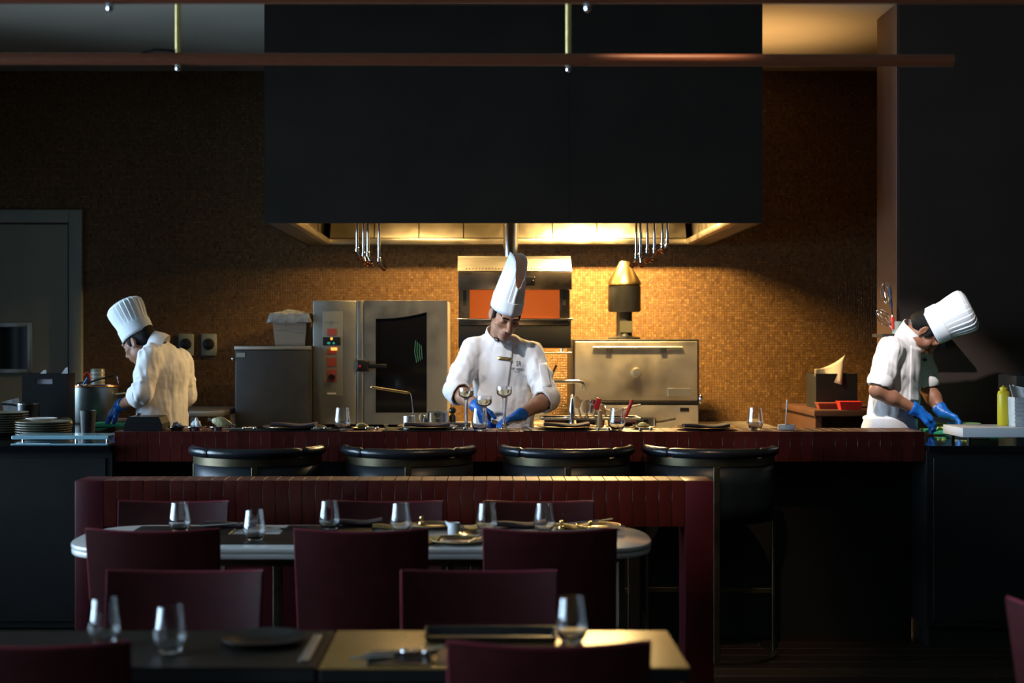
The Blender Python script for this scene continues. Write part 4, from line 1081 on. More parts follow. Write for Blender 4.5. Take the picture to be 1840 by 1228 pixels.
for px, d, lab in ((758, 5.47, 'small brass knobbed salt pot on the far plate'), (1009, 5.45, 'small brass knobbed salt pot by the daylit chair'), (1061, 5.43, 'small brass knobbed salt pot near the free table end')):
    r = thing('salt_pot', lab, 'salt pot', (X(px, d), d, ZT_ + (0.0135 if px == 758 else 0)), group='brass salt pots')
    B().lathe([(0.0, 0), (0.013, 0), (0.015, 0.006), (0.011, 0.014), (0.0, 0.016)], (0, 0, 0), 18).build('pot', BRASS, r, smooth=50)
    B().lathe([(0.004, 0.0165), (0.004, 0.021), (0.008, 0.025), (0.009, 0.030), (0.006, 0.035), (0.0, 0.0355)], (0, 0, 0), 16).build('knob', BRASS, r, smooth=50)
for px, d, rz, lab in ((408, 5.45, 10, 'spoon handled fork glinting between the shadowed tumblers'), (860, 5.10, 70, 'fork resting on the plate between two chairs'), (1060, 5.53, 15, 'fork lying near the free table end')):
    fork(lab, (X(px, d), d, ZT_ + 0.013), R(rz))
for px, d, lab in ((505, 5.40, 'knife lying by the dark mat in the shadowed half'), (1035, 5.36, 'knife lying between gold napkin and free table end')):
    knife(lab, (X(px, d), d, ZT_ + 0.0005), R(12))
card = B().box((-0.03, -0.001, 0), (0.03, 0.001, 0.035), rot=Matrix.Rotation(R(-12), 3, 'X')).build('table_card', mat('clear_acrylic', (0.9, 0.9, 0.9), 0.05, trans=0.9, noise=(2, 0.02)), None, (X(1108, 5.3), 5.3, ZT_ + 0.001))
tag(card, 'small clear acrylic card on the free table end', 'card')

# ---- oak table and dark table settings
ZN = NT + 0.0005
pm = thing('black_tray', 'black tray with a raised rim on the oak table', 'tray', (X(882, 3.56), 3.56, ZN))
b = B(); q = lambda s, z: [(-0.165 + s, -0.07 + s, z), (0.165 - s, -0.07 + s, z), (0.165 - s, 0.07 - s, z), (-0.165 + s, 0.07 - s, z)]
b.rings([q(0.01, 0), q(0.0, 0.018), q(0.003, 0.018), q(0.012, 0.004)]); b.build('tray_body', PLASTB, pm)
placemat('dark placemat under the cutlery at the oak table corner', (X(720, 3.34), 3.335, ZN), 0.075, 0.075)
knife('knife on the oak table corner mat', (X(712, 3.33), 3.32, ZN + 0.0045), R(15))
fork('fork on the oak table corner mat', (X(728, 3.35), 3.36, ZN + 0.0045), R(10))
rest('shiny cutlery rest on the oak table corner mat', (X(746, 3.34), 3.345, ZN + 0.0045), R(80))
placemat('black square mat beside the chair pushed to the oak table', (X(812, 3.36), 3.35, ZN), 0.035, 0.075)
plate('dark_plate', 'dark plate at the inner end of the dark stained table', (X(475, 3.52), 3.52, ZN), 0.105, MATD, 'plates on the near tables', None, 0.012)
mv = B().box((-0.011, -0.14, 0), (0.011, 0.14, 0.004), 0.001, 1).build('steel_ruler_runner', STEEL, None, (-0.42, 3.45, ZN)); tag(mv, 'narrow steel strip along the edge of the dark stained table', 'strip')

# ================================================================== BEHIND THE BAR
ZI = IT + 0.0005
# long brass spoon standing in a steel cup
cp_ = thing('steel_cup', 'plain steel cup holding the long brass handled spoon', 'cup', (X(735, 7.36), 7.36, ZI))
B().lathe([(0.0, 0), (0.030, 0), (0.030, 0.118), (0.0285, 0.118), (0.0285, 0.003), (0.0, 0.003)], (0, 0, 0), 24).build('cup_body', STEEL, cp_, smooth=50)
sp = thing('brass_spoon', 'long spoon with a brass handle leaning out of the steel cup', 'spoon', (X(741, 7.36), 7.36, ZI + 0.01))
b0 = Vector((X(741, 7.36), 7.36, ZI + 0.01))
e1 = at(737, 707, 7.36) - b0; e2 = at(666, 696, 7.36) - b0
B().tube([(0, 0, 0), (0.004, 0, 0.09), (0.002, 0, 0.14), e1 + Vector((0.004, 0, -0.012)), e1], 0.0022, 8).build('wire_neck', CHROME, sp)
B().tube([e1, e1 + (e2 - e1) * 0.06, e1 + (e2 - e1) * 0.1, e2 - (e2 - e1) * 0.08, e2 - (e2 - e1) * 0.02, e2], [0.003, 0.006, 0.0065, 0.0065, 0.007, 0.003], 12).build('handle', BRASS, sp)
# steel containers
def bain(label, loc, r_, h, handle=False):
    r = thing('steel_container', label, 'container', loc, group='steel containers behind the bar')
    B().lathe([(0.0, 0), (r_ - 0.004, 0), (r_, 0.004), (r_, h - 0.004), (r_ + 0.004, h), (r_ - 0.002, h), (r_ - 0.002, 0.004), (0.0, 0.003)], (0, 0, 0), 32).build('pot_body', CHROME, r, smooth=50)
    if handle: B().tube([(r_, 0, h - 0.02), (r_ + 0.03, 0, h - 0.004), (r_ + 0.12, -0.01, h + 0.008), (r_ + 0.15, -0.012, h + 0.006)], [0.006, 0.006, 0.009, 0.007], 10).build('handle', WOODL, r)
    return r
bain('tall steel container beside the chef elbow and combi oven', (X(787, 7.42), 7.42, ZI), 0.055, 0.135)
B_ = thing('lidded_shaker', 'small dark shaker with round lid beside the tall steel container', 'shaker', (X(813, 7.47), 7.47, ZI))
B().lathe([(0, 0), (0.018, 0), (0.018, 0.11), (0.01, 0.12), (0.0, 0.121)], (0, 0, 0), 18).build('body', BRONZE, B_, smooth=50)
B().ell((0, 0, 0.14), (0.02, 0.02, 0.018), 16, 10).build('lid', BRONZE, B_)
for k, (px, dx, lab) in enumerate(((757, 0.0, 'small tasting spoon in a beaker nearest the steel cup'), (764, 0.01, 'small pepper mill next to the tasting spoon'))):
    r = thing('tasting_spoon' if k == 0 else 'pepper_mill', lab, 'spoon' if k == 0 else 'mill', (X(px, 7.46), 7.46, ZI), group=None)
    if k == 0:
        B().tube([(0, 0, 0), (0, 0, 0.09)], 0.004, 8).build('handle', WOODL, r); B().ell((0, 0, 0.105), (0.012, 0.006, 0.02), 14, 10).build('bowl', WOODL, r)
    else:
        B().lathe([(0, 0), (0.014, 0), (0.012, 0.03), (0.009, 0.06), (0.013, 0.09), (0.012, 0.1), (0.0, 0.101)], (0, 0, 0), 16).build('body', STEEL_D, r, smooth=50); B().ell((0, 0, 0.112), (0.009, 0.009, 0.01), 12, 8).build('knob', CHROME, r)
# shallow tray next to it
tr = thing('steel_tray', 'shallow steel tray in front of the combi oven', 'tray', (X(790, 7.30), 7.33, ZI))
b = B(); q = lambda s, z: [(-0.13 + s, -0.06 + s, z), (0.16 - s, -0.06 + s, z), (0.16 - s, 0.02 - s, z), (-0.13 + s, 0.02 - s, z)]
b.rings([q(0.01, 0), q(0, 0.085), q(0.003, 0.085), q(0.013, 0.004)]); b.build('tray_body', STEEL, tr)

# hot wells with utensils
uw = thing('bain_marie', 'steel bain marie with square wells in front of the charcoal oven', 'bain marie', (X(1073, 7.39), 7.39, ZI))
b = B()
b.box((-0.29, -0.10, 0), (0.21, 0.10, 0.06)).build('base', STEEL, uw)
b = B(); b.box((-0.295, -0.105, 0.100), (0.215, -0.095, 0.112)).box((-0.295, 0.095, 0.100), (0.215, 0.105, 0.112)).box((-0.295, -0.095, 0.1), (-0.285, 0.095, 0.112)).box((0.205, -0.095, 0.1), (0.215, 0.095, 0.112)).build('rim', STEEL, uw)
for k in range(3):
    x0 = -0.28 + 0.163 * k
    b = B(); q = lambda s, z: [(x0 + s, -0.09 + s, z), (x0 + 0.15 - s, -0.09 + s, z), (x0 + 0.15 - s, 0.09 - s, z), (x0 + s, 0.09 - s, z)]
    b.rings([q(0.006, 0.0605), q(0.0, 0.11), q(0.003, 0.11), q(0.009, 0.063)]); b.build('well', CHROME, uw)
def utensil(name, label, cat, base, tip, kind, m, r1=0.006):
    base, tip = Vector(base), Vector(tip)
    r = thing(name, label, cat, base, group='utensils in the bain marie')
    v = tip - base; u = v.normalized()
    if kind == 'spoon':
        B().tube([(0, 0, 0), v * 0.62, v * 0.72], [r1, r1, r1 * 0.8], 10).build('handle', m, r)
        q = Vector((0, 0, 1)).rotation_difference(u).to_matrix()
        B().ell(v * 0.86, (0.021, 0.007, 0.035), 16, 10, rot=q).build('bowl', m, r)
    elif kind == 'spatula':
        B().tube([(0, 0, 0), v * 0.6], r1, 10).build('handle', WOODL if m is REDP else m, r)
        q = Vector((0, 0, 1)).rotation_difference(u).to_matrix()
        B().box((-0.014, -0.005, 0), (0.014, 0.005, v.length * 0.4), 0.004, 2, rot=q, piv=(0, 0, 0)).build('blade', m, r).location = v * 0.6
    else:
        B().tube([(0, 0, 0), v * 0.5, v * 0.97, v], [r1, r1 * 1.25, r1 * 1.35, r1 * 0.8], 12).build('grip', m, r)
    return r
zb_ = ZI + 0.064
U = [('wooden_spoon', 'wooden spoon in the bain marie, closest to the chef', 'spoon', 1048, 7.39, 1034, 716, 'spoon', WOODL),
     ('wooden_spoon', 'short wooden spoon beside the steel sieve', 'spoon', 1058, 7.36, 1050, 726, 'spoon', WOODL),
     ('silicone_spatula', 'bright red silicone spatula leaning in the bain marie', 'spatula', 1060, 7.36, 1077, 716, 'spatula', REDP),
     ('wooden_spatula', 'wooden spatula crossing behind the red silicone one', 'spatula', 1098, 7.40, 1078, 728, 'spatula', WOODL),
     ('red_handled_knife', 'red handled kitchen tool leaning out beside the tumbler', 'utensil', 1118, 7.39, 1136, 719, 'grip', REDP)]
for nm, lab, ct, pb_, d, pt2, py, kd, m in U:
    bpt = Vector((X(pb_, d), d, zb_)); utensil(nm, lab, ct, bpt, at(pt2, py, d), kd, m, 0.006 if kd != 'grip' else 0.007)
# wooden rolling handle upright in front
o = B().lathe([(0, 0), (0.017, 0), (0.019, 0.03), (0.017, 0.07), (0.012, 0.11), (0.011, 0.15), (0.0, 0.155)], (0, 0, 0), 18).build('wooden_pestle', WOODL, None, (X(1078, 7.26), 7.265, ZI), smooth=50)
tag(o, 'upright wooden pestle in front of the bain marie', 'pestle')
o = B().lathe([(0, 0), (0.021, 0), (0.021, 0.05), (0.012, 0.065), (0.010, 0.10), (0.016, 0.13), (0.013, 0.17), (0.004, 0.215), (0.0, 0.216)], (0, 0, 0), 18).build('steel_whipper', CHROME, None, (X(1028, 7.26), 7.265, ZI), smooth=50)
tag(o, 'slim polished steel bottle beside the bain marie', 'bottle')
# sieve and steel pan on top
sv = thing('steel_sieve', 'round steel sieve tilted on the bain marie rim', 'sieve', (X(1070, 7.47), 7.46, ZI + 0.1125))
b = B(); b.lathe([(0.032, -0.03), (0.040, -0.002), (0.047, 0.014), (0.050, 0.017), (0.050, 0.020), (0.046, 0.019), (0.038, 0.0), (0.030, -0.028)], (0, 0, 0.045), 28, axis=(0.35, -0.3, 0.9), close=True, cap0=False, cap1=False); b.build('bowl', CHROME, sv, smooth=50)
B().tube([(0.05, 0, 0.035), (0.10, -0.005, 0.022), (0.19, -0.01, 0.05), (0.235, -0.012, 0.058)], [0.006, 0.008, 0.007, 0.006], 10).build('handle', STEEL, sv)
B().lathe([(0.006, -0.0285), (0.031, -0.0285), (0.031, -0.027), (0.006, -0.027)], (0, 0, 0.045), 24, axis=(0.35, -0.3, 0.9)).build('mesh_bottom', STEEL, sv)
pn = thing('saucepan', 'small steel saucepan with pale handle beside the tumbler', 'saucepan', (X(1133, 7.52) + 0.035, 7.40, ZI))
B().lathe([(0, 0), (0.05, 0), (0.055, 0.006), (0.056, 0.10), (0.059, 0.104), (0.054, 0.104), (0.053, 0.008), (0, 0.005)], (0.03, 0, 0), 30).build('pan_body', CHROME, pn, smooth=50)
B().tube([(0.084, 0, 0.085), (0.11, -0.01, 0.088), (0.16, -0.014, 0.10), (0.185, -0.015, 0.104)], [0.006, 0.007, 0.009, 0.007], 10).build('handle', WOODL, pn)
# tap
tp = thing('swivel_tap', 'chrome swivel tap rising behind the chef', 'tap', (X(1000, 8.2) - 0.22, 9.41, BZ))
zt_ = Z(686, 9.41) - BZ; xe = X(1049, 9.41) - (X(1000, 8.2) - 0.22)
B().lathe([(0.0, 0), (0.03, 0), (0.03, 0.02), (0.014, 0.03), (0.013, zt_ - 0.05)], (0, 0, 0), 20).build('column', CHROME, tp, smooth=50)
B().tube([(0, 0, zt_ - 0.06), (0.004, 0, zt_ - 0.02), (0.03, 0, zt_), (xe - 0.04, 0, zt_), (xe - 0.012, 0, zt_ - 0.006), (xe, 0, zt_ - 0.025), (xe, 0, zt_ - 0.055)], 0.0125, 14).build('spout', CHROME, tp)
B().tube([(0, -0.01, 0.1), (0.05, -0.03, 0.13)], 0.006, 8).build('lever', CHROME, tp)
# black pan handle rising by the chef's shoulder = frying pan on the back counter rail
fp = thing('frying_pan', 'black frying pan leaning on the wall between grill and charcoal oven', 'pan', (X(960, 9.9), 9.9, BZ))
B().lathe([(0.0, 0.0), (0.10, 0.0), (0.125, 0.035), (0.122, 0.035), (0.098, 0.004), (0.0, 0.004)], (0, 0.1, 0.14), 30, axis=(0, -0.94, 0.34)).build('pan_bowl', STEEL_D, fp, smooth=50)
b0 = Vector((X(960, 9.9), 9.9, BZ)); e = at(1000, 656, 9.75) - b0
B().tube([(0.05, 0.03, 0.24), e * 0.75 + Vector((0.0, 0, 0.02)), e], [0.007, 0.009, 0.008], 10).build('handle', PLASTB, fp)

# ---- at the partition: shelf, tissue box, red boxes, whisks
D = 9.4
sh = thing('side_counter', 'brown side counter jutting from the mosaic wall by the partition', 'counter', (X(1500, 9.4), 9.6, 0))
ox = X(1500, 9.4)
hx0, hx1 = X(1460, 9.4) - ox, X(1575, 9.4) - ox + 0.25
SZ = Z(737, 9.4)
B().box((hx0, -0.25, SZ - 0.04), (hx1, 0.78, SZ), 0.004).build('worktop', WARMW, sh)
B().box((hx0 + 0.02, -0.20, 0.0), (hx0 + 0.06, 0.76, SZ - 0.0405)).build('side_panel', WARMW, sh)
B().box((hx1 - 0.06, -0.20, 0.0), (hx1 - 0.02, 0.76, SZ - 0.0405)).build('side_panel', WARMW, sh)
B().box((hx0 + 0.061, -0.20, SZ - 0.30), (hx1 - 0.061, 0.76, SZ - 0.27)).build('shelf', WARMW, sh)
bb = thing('napkin_box', 'black box with a pale cloth hanging out near the partition', 'box', (X(1495, 9.7), 9.75, SZ + 0.0005))
hh = Z(672, 9.6) - SZ
b = B(); q = lambda s, z: [(-0.13 + s, -0.14 + s, z), (0.15 - s, -0.14 + s, z), (0.15 - s, 0.14 - s, z), (-0.13 + s, 0.14 - s, z)]
b.rings([q(0, 0), q(0, hh), q(0.008, hh), q(0.008, 0.01)]); b.build('box_body', BLACK, bb)
CLOTH = mat('cream_cloth', (0.62, 0.52, 0.36), 0.8, noise=(20, 0.06))
b = B()
b.grid(lambda u, v: (-0.13 + 0.17 * u + 0.03 * v * u, -0.11 + 0.02 * math.sin(5 * u) - 0.03 * (1 - v) * u, hh - 0.02 + 0.05 * v + 0.10 * u * u * v - 0.055 * (1 - v) * u), 10, 6)
cl = b.build('pale_cloth', CLOTH, None, bb.location); solid(cl, 0.003); tag(cl, 'pale cloth hanging out of the black box near the partition', 'cloth')
for k, (px, py, w_, h_, m, lab) in enumerate(((1500, 737, 0.09, 0.035, mat('brick_red_plastic', (0.28, 0.06, 0.035), 0.5, noise=(20, 0.1)), 'flat brick red tray on the side counter'), (1526, 744, 0.075, 0.05, REDP, 'bright red plastic tub on the side counter'))):
    r = thing('red_tub', lab, 'tub', (X(px, 9.42), 9.42 + 0.13 * (1 - k), SZ + 0.0005), group='red tubs')
    b = B(); q = lambda s, z: [(-w_ + s, -0.05 + s, z), (w_ - s, -0.05 + s, z), (w_ - s, 0.05 - s, z), (-w_ + s, 0.05 - s, z)]
    b.rings([q(0.012, 0), q(0, h_), q(0.003, h_), q(0.014, 0.004)]); b.build('tub_body', m, r)
    B().box((-w_ - 0.004, -0.054, h_ + 0.0005), (w_ + 0.004, 0.054, h_ + 0.006), 0.002, 1).build('lid', m, r)
jar = thing('utensil_jar', 'white jar of whisks on a shelf behind the bending chef', 'jar', (X(1600, 8.15), 8.12, Z(600, 8.15)))
B().lathe([(0, 0), (0.028, 0), (0.03, 0.07), (0.027, 0.07), (0.025, 0.004), (0, 0.004)], (0.03, 0, 0), 24).build('jar_body', SOCK, jar, smooth=50)
shf = thing('wall_shelf', 'narrow black shelf on the partition behind the bending chef', 'shelf', (X(1620, 8.15), 8.14, Z(600, 8.15) - 0.021))
B().box((-0.14, -0.10, 0), (0.30, 0.115, 0.02), 0.002, 1).build('board', BLACK, shf)
for xx in (0.02, 0.25): B().box((xx - 0.01, -0.02, -0.06), (xx + 0.01, 0.115, -0.0005)).build('bracket', BLACK, shf)
for k, (px, py0, py1, ang, lab) in enumerate(((1600, 590, 516, -6, 'balloon whisk with a blue black handle standing up in the jar'), (1597, 590, 560, -38, 'small wire whisk leaning out of the jar'))):
    base = at(1606, 592, 8.12) + Vector((-0.012 * k, -0.02 * k, 0))
    r = thing('whisk', lab, 'whisk', base, group='whisks in the jar')
    q = Matrix.Rotation(R(ang), 3, 'Y')
    L1 = 0.12 if k == 0 else 0.03
    HND = mat('blue_black_grip', (0.012, 0.03, 0.07), 0.4, noise=(20, 0.1))
    B().tube([q @ Vector((0, 0, 0)), q @ Vector((0, 0, L1))], 0.004, 8).build('shaft', CHROME, r)
    if k == 0: B().tube([q @ Vector((0, 0, L1)), q @ Vector((0, 0, L1 + 0.03)), q @ Vector((0, 0, L1 + 0.12)), q @ Vector((0, 0, L1 + 0.13))], [0.006, 0.009, 0.008, 0.005], 12).build('handle', HND, r)
    for j in range(4):
        a_ = math.pi * j / 4
        s = 0.032
        z0_ = L1 + (0.03 if k == 0 else 0.0); hgt = 0.12 if k == 0 else 0.11
        pts = []
        for i in range(17):
            t_ = i / 16 * 2 * math.pi
            pts.append(q @ Vector((s * math.sin(t_) * math.cos(a_) - (0.02 if k == 0 else 0), s * math.sin(t_) * math.sin(a_), z0_ + hgt / 2 - hgt / 2 * math.cos(t_))))
        B().tube(pts, 0.0016, 6).build('wire', CHROME, r)
rt = thing('red_tool', 'short red handled tool in the jar of whisks', 'utensil', at(1604, 592, 8.10))
B().tube([(0, 0, 0), (-0.002, 0, 0.07)], [0.009, 0.010], 10).build('grip', REDP, rt)
B().tube([(-0.002, 0, 0.0705), (-0.003, 0, 0.082)], [0.006, 0.004], 10).build('tip', STEEL, rt)

# ---- on the cooking island at the partition side
IB = IT + 0.0005
gb = B().box((-0.20, -0.13, 0), (0.20, 0.13, 0.018), 0.005).build('chopping_board', GREENB, None, (X(1715, 7.85) + 0.03, 7.80, IB)); tag(gb, 'green chopping board under the bending chef hands', 'chopping board')
rn = random.Random(5)
for k in range(9):
    px = 1688 + (k * 4.6 if k < 3 else 16 + 4.2 * k); d = 7.72 + rn.uniform(0, 0.07)
    b = B().box((-0.011, -0.010, 0), (0.011, 0.010, 0.017), 0.005, 2)
    o = b.build('chopped_vegetable', LIME, None, (X(px, d), d, IB + 0.0185)); o.rotation_euler = (0, 0, rn.uniform(0, 3))
    tag(o, 'pale green chopped vegetable cube on the chopping board', 'vegetable', 'chopped vegetable cubes')
gb2 = thing('green_bowl', 'small round green bowl rim leaning behind the knife', 'bowl', (X(1722, 8.0), 8.055, IB))
B().lathe([(0, 0), (0.09, 0), (0.135, 0.035), (0.14, 0.04), (0.135, 0.04), (0.088, 0.006), (0, 0.006)], (0, 0, 0), 36).build('bowl_body', mat('olive_green_ceramic', (0.16, 0.28, 0.12), 0.35, noise=(10, 0.1)), gb2, smooth=50)
# white pass board on feet
wp = thing('white_pass_board', 'thick white pass board raised on small feet above the black glass', 'board', (X(1810, 7.0), 7.06, IB))
x0 = X(1730, 6.93) - X(1810, 7.0)
B().box((x0, -0.13, 0.036), (0.75, 0.17, 0.082), 0.003).build('slab', WHITEP, wp)
for xx in (x0 + 0.04, 0.3, 0.7):
    for yy in (-0.1, 0.14): B().cyl((xx, yy, 0), (xx, yy, 0.0355), 0.010, seg=12).build('foot', PLASTB, wp)
WPZ = IB + 0.0825
yb = thing('squeeze_bottle', 'yellow squeeze bottle on the white pass board', 'bottle', (X(1807, 7.10), 7.13, WPZ))
B().lathe([(0, 0), (0.026, 0), (0.029, 0.004), (0.0295, 0.155), (0.026, 0.17), (0.016, 0.176), (0.016, 0.180)], (0, 0, 0), 24).build('bottle_body', YELLOW, yb, smooth=50)
B().lathe([(0.018, 0.1805), (0.018, 0.19), (0.006, 0.195), (0.003, 0.20), (0, 0.20)], (0, 0, 0), 18).build('cap', YELLOW, yb, smooth=50)
tb = thing('napkin_dispenser', 'clear ribbed plastic tub of paper napkins on the white pass board', 'container', (X(1845, 7.05), 7.07, WPZ))
b = B(); q = lambda s, z: [(-0.075 + s, -0.06 + s, z), (0.10 - s, -0.06 + s, z), (0.10 - s, 0.06 - s, z), (-0.075 + s, 0.06 - s, z)]
b.rings([q(0.006, 0), q(0, 0.145), q(0.004, 0.145), q(0.010, 0.004)]); b.build('tub', mat('frosted_plastic', (0.66, 0.66, 0.68), 0.35, noise=(30, 0.12), bump=(30, 0.5)), tb)
for k in range(6):
    B().box((-0.077, -0.0625, 0.02 + 0.02 * k), (0.102, -0.0602, 0.028 + 0.02 * k), 0.001, 1).build('rib', WHITEP, tb)
for k in range(2):
    b = B()
    b.grid(lambda u, v: (-0.05 - 0.03 * v + 0.07 * u + 0.03 * k, 0.0 + 0.02 * math.sin(3 * u + k) + 0.02 * k, 0.10 + 0.105 * v - 0.02 * u * v), 8, 6)
    o = b.build('paper_napkin', PAPERW, None, tb.location); solid(o, 0.002); tag(o, ['white paper napkin standing out of the ribbed tub, its curled front sheet', 'white paper napkin behind the front sheet in the ribbed tub'][k], 'napkin', 'paper napkins in the tub')
dv = thing('till_printer', 'dark grey box shaped machine at the far end of the island', 'machine', (X(1890, 7.7), 7.75, IB))
B().box((-0.22, -0.12, 0), (0.25, 0.15, Z(675, 7.7) - IB), 0.006).build('body', STEEL_D, dv)
B().box((-0.14, -0.124, Z(690, 7.7) - IB), (0.1, -0.1205, Z(682, 7.7) - IB)).build('slot', PLASTB, dv)
B().lathe([(0, 0), (0.09, 0), (0.09, 0.06), (0.06, 0.08), (0, 0.08)], (0.05, 0, Z(675, 7.7) - IB + 0.0005), 24).build('drum', STEEL, dv, smooth=50)
B().box((-0.17, -0.05, Z(675, 7.7) - IB + 0.0005), (-0.09, 0.02, Z(675, 7.7) - IB + 0.012), 0.003).build('switch_block', PLASTB, dv)
ho = B().lathe([(0, 0), (0.105, 0), (0.11, 0.0015), (0.105, 0.002), (0, 0.002)], (0, 0, 0), 40).build('hob_ring', STEEL_D, None, (X(1745, 7.35), 7.40, IB)); tag(ho, 'thin round hob ring in the black glass of the partition side island', 'hob')

# ---- on the cooking island by the door
ORD = ['topmost', 'second from top', 'third from top', 'fourth from top', 'fifth from top', 'sixth from top', 'seventh from top', 'eighth from top', 'ninth from top']
def plate_stack(px, d, n, rad, where):
    for k in range(n):
        plate('stacked_plate', ORD[n - 1 - k] + ' stoneware plate in the stack ' + where, (X(px, d), d, IB + 0.0125 * k), rad, PLATEW, 'stacked plates on the island', None, 0.022)
plate_stack(78, 7.42, 6, 0.142, 'nearer the stock pot')
plate_stack(2, 7.62, 9, 0.142, 'at the edge toward the kitchen door')
so = plate('shallow_bowl', 'pale shallow bowl on top of the plate stack nearer the stock pot', (X(74, 7.42), 7.42, IB + 0.0125 * 5 + 0.0265), 0.08, WHITEC, None, None, 0.012)
# black carrier box with papers
cb = thing('carrier_box', 'black carrier box with a rounded handle slot', 'box', (X(83, 8.25), 8.3, IB))
hh = Z(672, 8.2) - IB
w = 0.13
b = B()
z1, z2 = hh - 0.06, hh - 0.03
b.box((-w, -0.08, 0), (w, -0.074, z1)).box((-w, -0.08, z2), (w, -0.074, hh)).box((-w, -0.08, z1), (-0.052, -0.074, z2)).box((0.045, -0.08, z1), (w, -0.074, z2))
b.box((-w, 0.074, 0), (w, 0.08, hh)).box((-w, -0.074, 0), (-w + 0.006, 0.074, hh)).box((w - 0.006, -0.074, 0), (w, 0.074, hh)).box((-w + 0.006, -0.074, 0), (w - 0.006, 0.074, 0.006))
b.build('box_body', PLASTB, cb, smooth=None)
for k, (px, lab) in enumerate(((85, 'grey paper corner showing inside the carrier box'), (118, 'white paper corner poking out of the carrier box'))):
    b = B(); xx = X(px, 8.3) - X(83, 8.25)
    b.prism([(xx - 0.05, 0.02), (xx + 0.012, 0.02), (xx + 0.012, hh + (0.02 if k == 0 else 0.036)), (xx - 0.002, hh + (0.02 if k == 0 else 0.03)), (xx - 0.026, hh - 0.004), (xx - 0.05, hh - 0.03)], 'y', -0.062 + 0.06 * k, -0.06 + 0.06 * k)
    o = b.build('paper_sheet', PAPERW, None, cb.location); tag(o, lab, 'paper', 'papers in the carrier box')
wb_ = B().box((-0.10, -0.0625, hh - 0.13), (0.10, -0.0605, hh - 0.02)).build('paper_pad', mat('lilac_paper', (0.55, 0.52, 0.58), 0.7, noise=(10, 0.03)), None, (cb.location.x, cb.location.y - 0.006, cb.location.z)); tag(wb_, 'lilac paper pad showing through the carrier box handle slot', 'paper')
# stock pot with ladle
D = 8.75
pot = thing('stock_pot', 'wide steel stock pot with a ladle, beside the aproned chef with blue gloves', 'pot', (X(168, D), D, IB))
pot['label'] = 'wide steel stock pot with copper rim and riveted handles'
pr = 85 * D / FPX / 2; ph = Z(694, D) - IB
B().lathe([(0, 0), (pr - 0.01, 0), (pr, 0.012), (pr, ph - 0.004), (pr + 0.006, ph), (pr - 0.003, ph), (pr - 0.003, 0.015), (0, 0.012)], (0, 0, 0), 40).build('pot_body', POTST, pot, smooth=50)
B().tube([((pr + 0.003) * math.cos(2 * math.pi * k / 40), (pr + 0.003) * math.sin(2 * math.pi * k / 40), ph) for k in range(40)], 0.005, 8, closed=True).build('rim', COPPERM, pot)
for s in (-1, 1): B().tube([(s * pr, -0.04, ph - 0.05), (s * (pr + 0.04), -0.03, ph - 0.045), (s * (pr + 0.04), 0.03, ph - 0.045), (s * pr, 0.04, ph - 0.05)], 0.006, 8).build('handle', STEEL, pot)
ld = thing('soup_ladle', 'long steel ladle resting across the stock pot', 'ladle', (X(168, D), D, IB + ph - 0.05))
b0 = Vector(ld.location); e1 = at(150, 690, D) - b0; e2 = at(207, 674, D) - b0; e3 = at(213, 690, D - 0.02) - b0
B().tube([e1, e1 * 0.5 + e2 * 0.5, e2, e2 + Vector((0.014, 0, -0.012)), e3], [0.006, 0.006, 0.0055, 0.004, 0.003], 10).build('handle', CHROME, ld)
B().ell(e1 + Vector((-0.01, 0, -0.01)), (0.035, 0.035, 0.022), 18, 10).build('bowl', CHROME, ld)
rg = thing('blue_red_tongs', 'tongs with red and blue grips in the stock pot', 'tongs', (X(150, D), D - 0.02, IB + ph - 0.04))
BLUEG = mat('blue_grip', (0.02, 0.12, 0.5), 0.4, noise=(10, 0.1))
B().tube([(-0.012, 0, 0), (0.01, 0, 0.06), (0.03, 0, 0.09)], 0.006, 8).build('arm', BLUEG, rg)
B().tube([(0.002, 0, 0.095), (0.02, 0.01, 0.125), (0.045, 0.01, 0.11), (0.05, 0.0, 0.08)], 0.005, 8).build('arm', REDP, rg)
cn = thing('label_canister', 'pale canister with grey label bands behind the stock pot', 'canister', (X(174, 9.1), 9.12, IB))
hc = Z(663, 9.1) - IB
B().lathe([(0, 0), (0.042, 0), (0.044, 0.004), (0.044, hc - 0.006), (0.04, hc), (0, hc)], (0, 0, 0), 28).build('can_body', PLATEW, cn, smooth=50)
for k in range(4): B().lathe([(0.0442, hc - 0.03 - 0.025 * k), (0.0448, hc - 0.03 - 0.025 * k), (0.0448, hc - 0.02 - 0.025 * k), (0.0442, hc - 0.02 - 0.025 * k)], (0, 0, 0), 28, close=True).build('label_band', GREYT, cn, smooth=50)
# tipped can, steel beaker, black saucepan, green board
can = thing('open_tin', 'open tin lying on its side behind the plate stacks', 'tin', (X(100, 7.85), 7.8, IB))
B().lathe([(0.0, 0.11), (0.041, 0.11), (0.0415, 0.0), (0.0405, -0.002), (0.039, 0.0), (0.0385, 0.107), (0.0, 0.107)], (0, 0, 0.0425), 28, axis=(0.45, 0.89, 0)).build('tin_body', BRONZE, can, smooth=50)
bk = thing('steel_beaker', 'tall dark steel beaker standing beside the plate stack', 'beaker', (X(158, 7.75), 7.75, IB))
hk = Z(738, 7.75) - IB
B().lathe([(0, 0), (0.036, 0), (0.044, hk), (0.041, hk), (0.033, 0.004), (0, 0.004)], (0, 0, 0), 28).build('beaker_body', STEEL_D, bk, smooth=50)
sp2 = thing('black_saucepan', 'black saucepan with steel lid beside the carrier box', 'saucepan', (X(58, 8.05), 7.98, IB))
hk = Z(726, 8.0) - IB
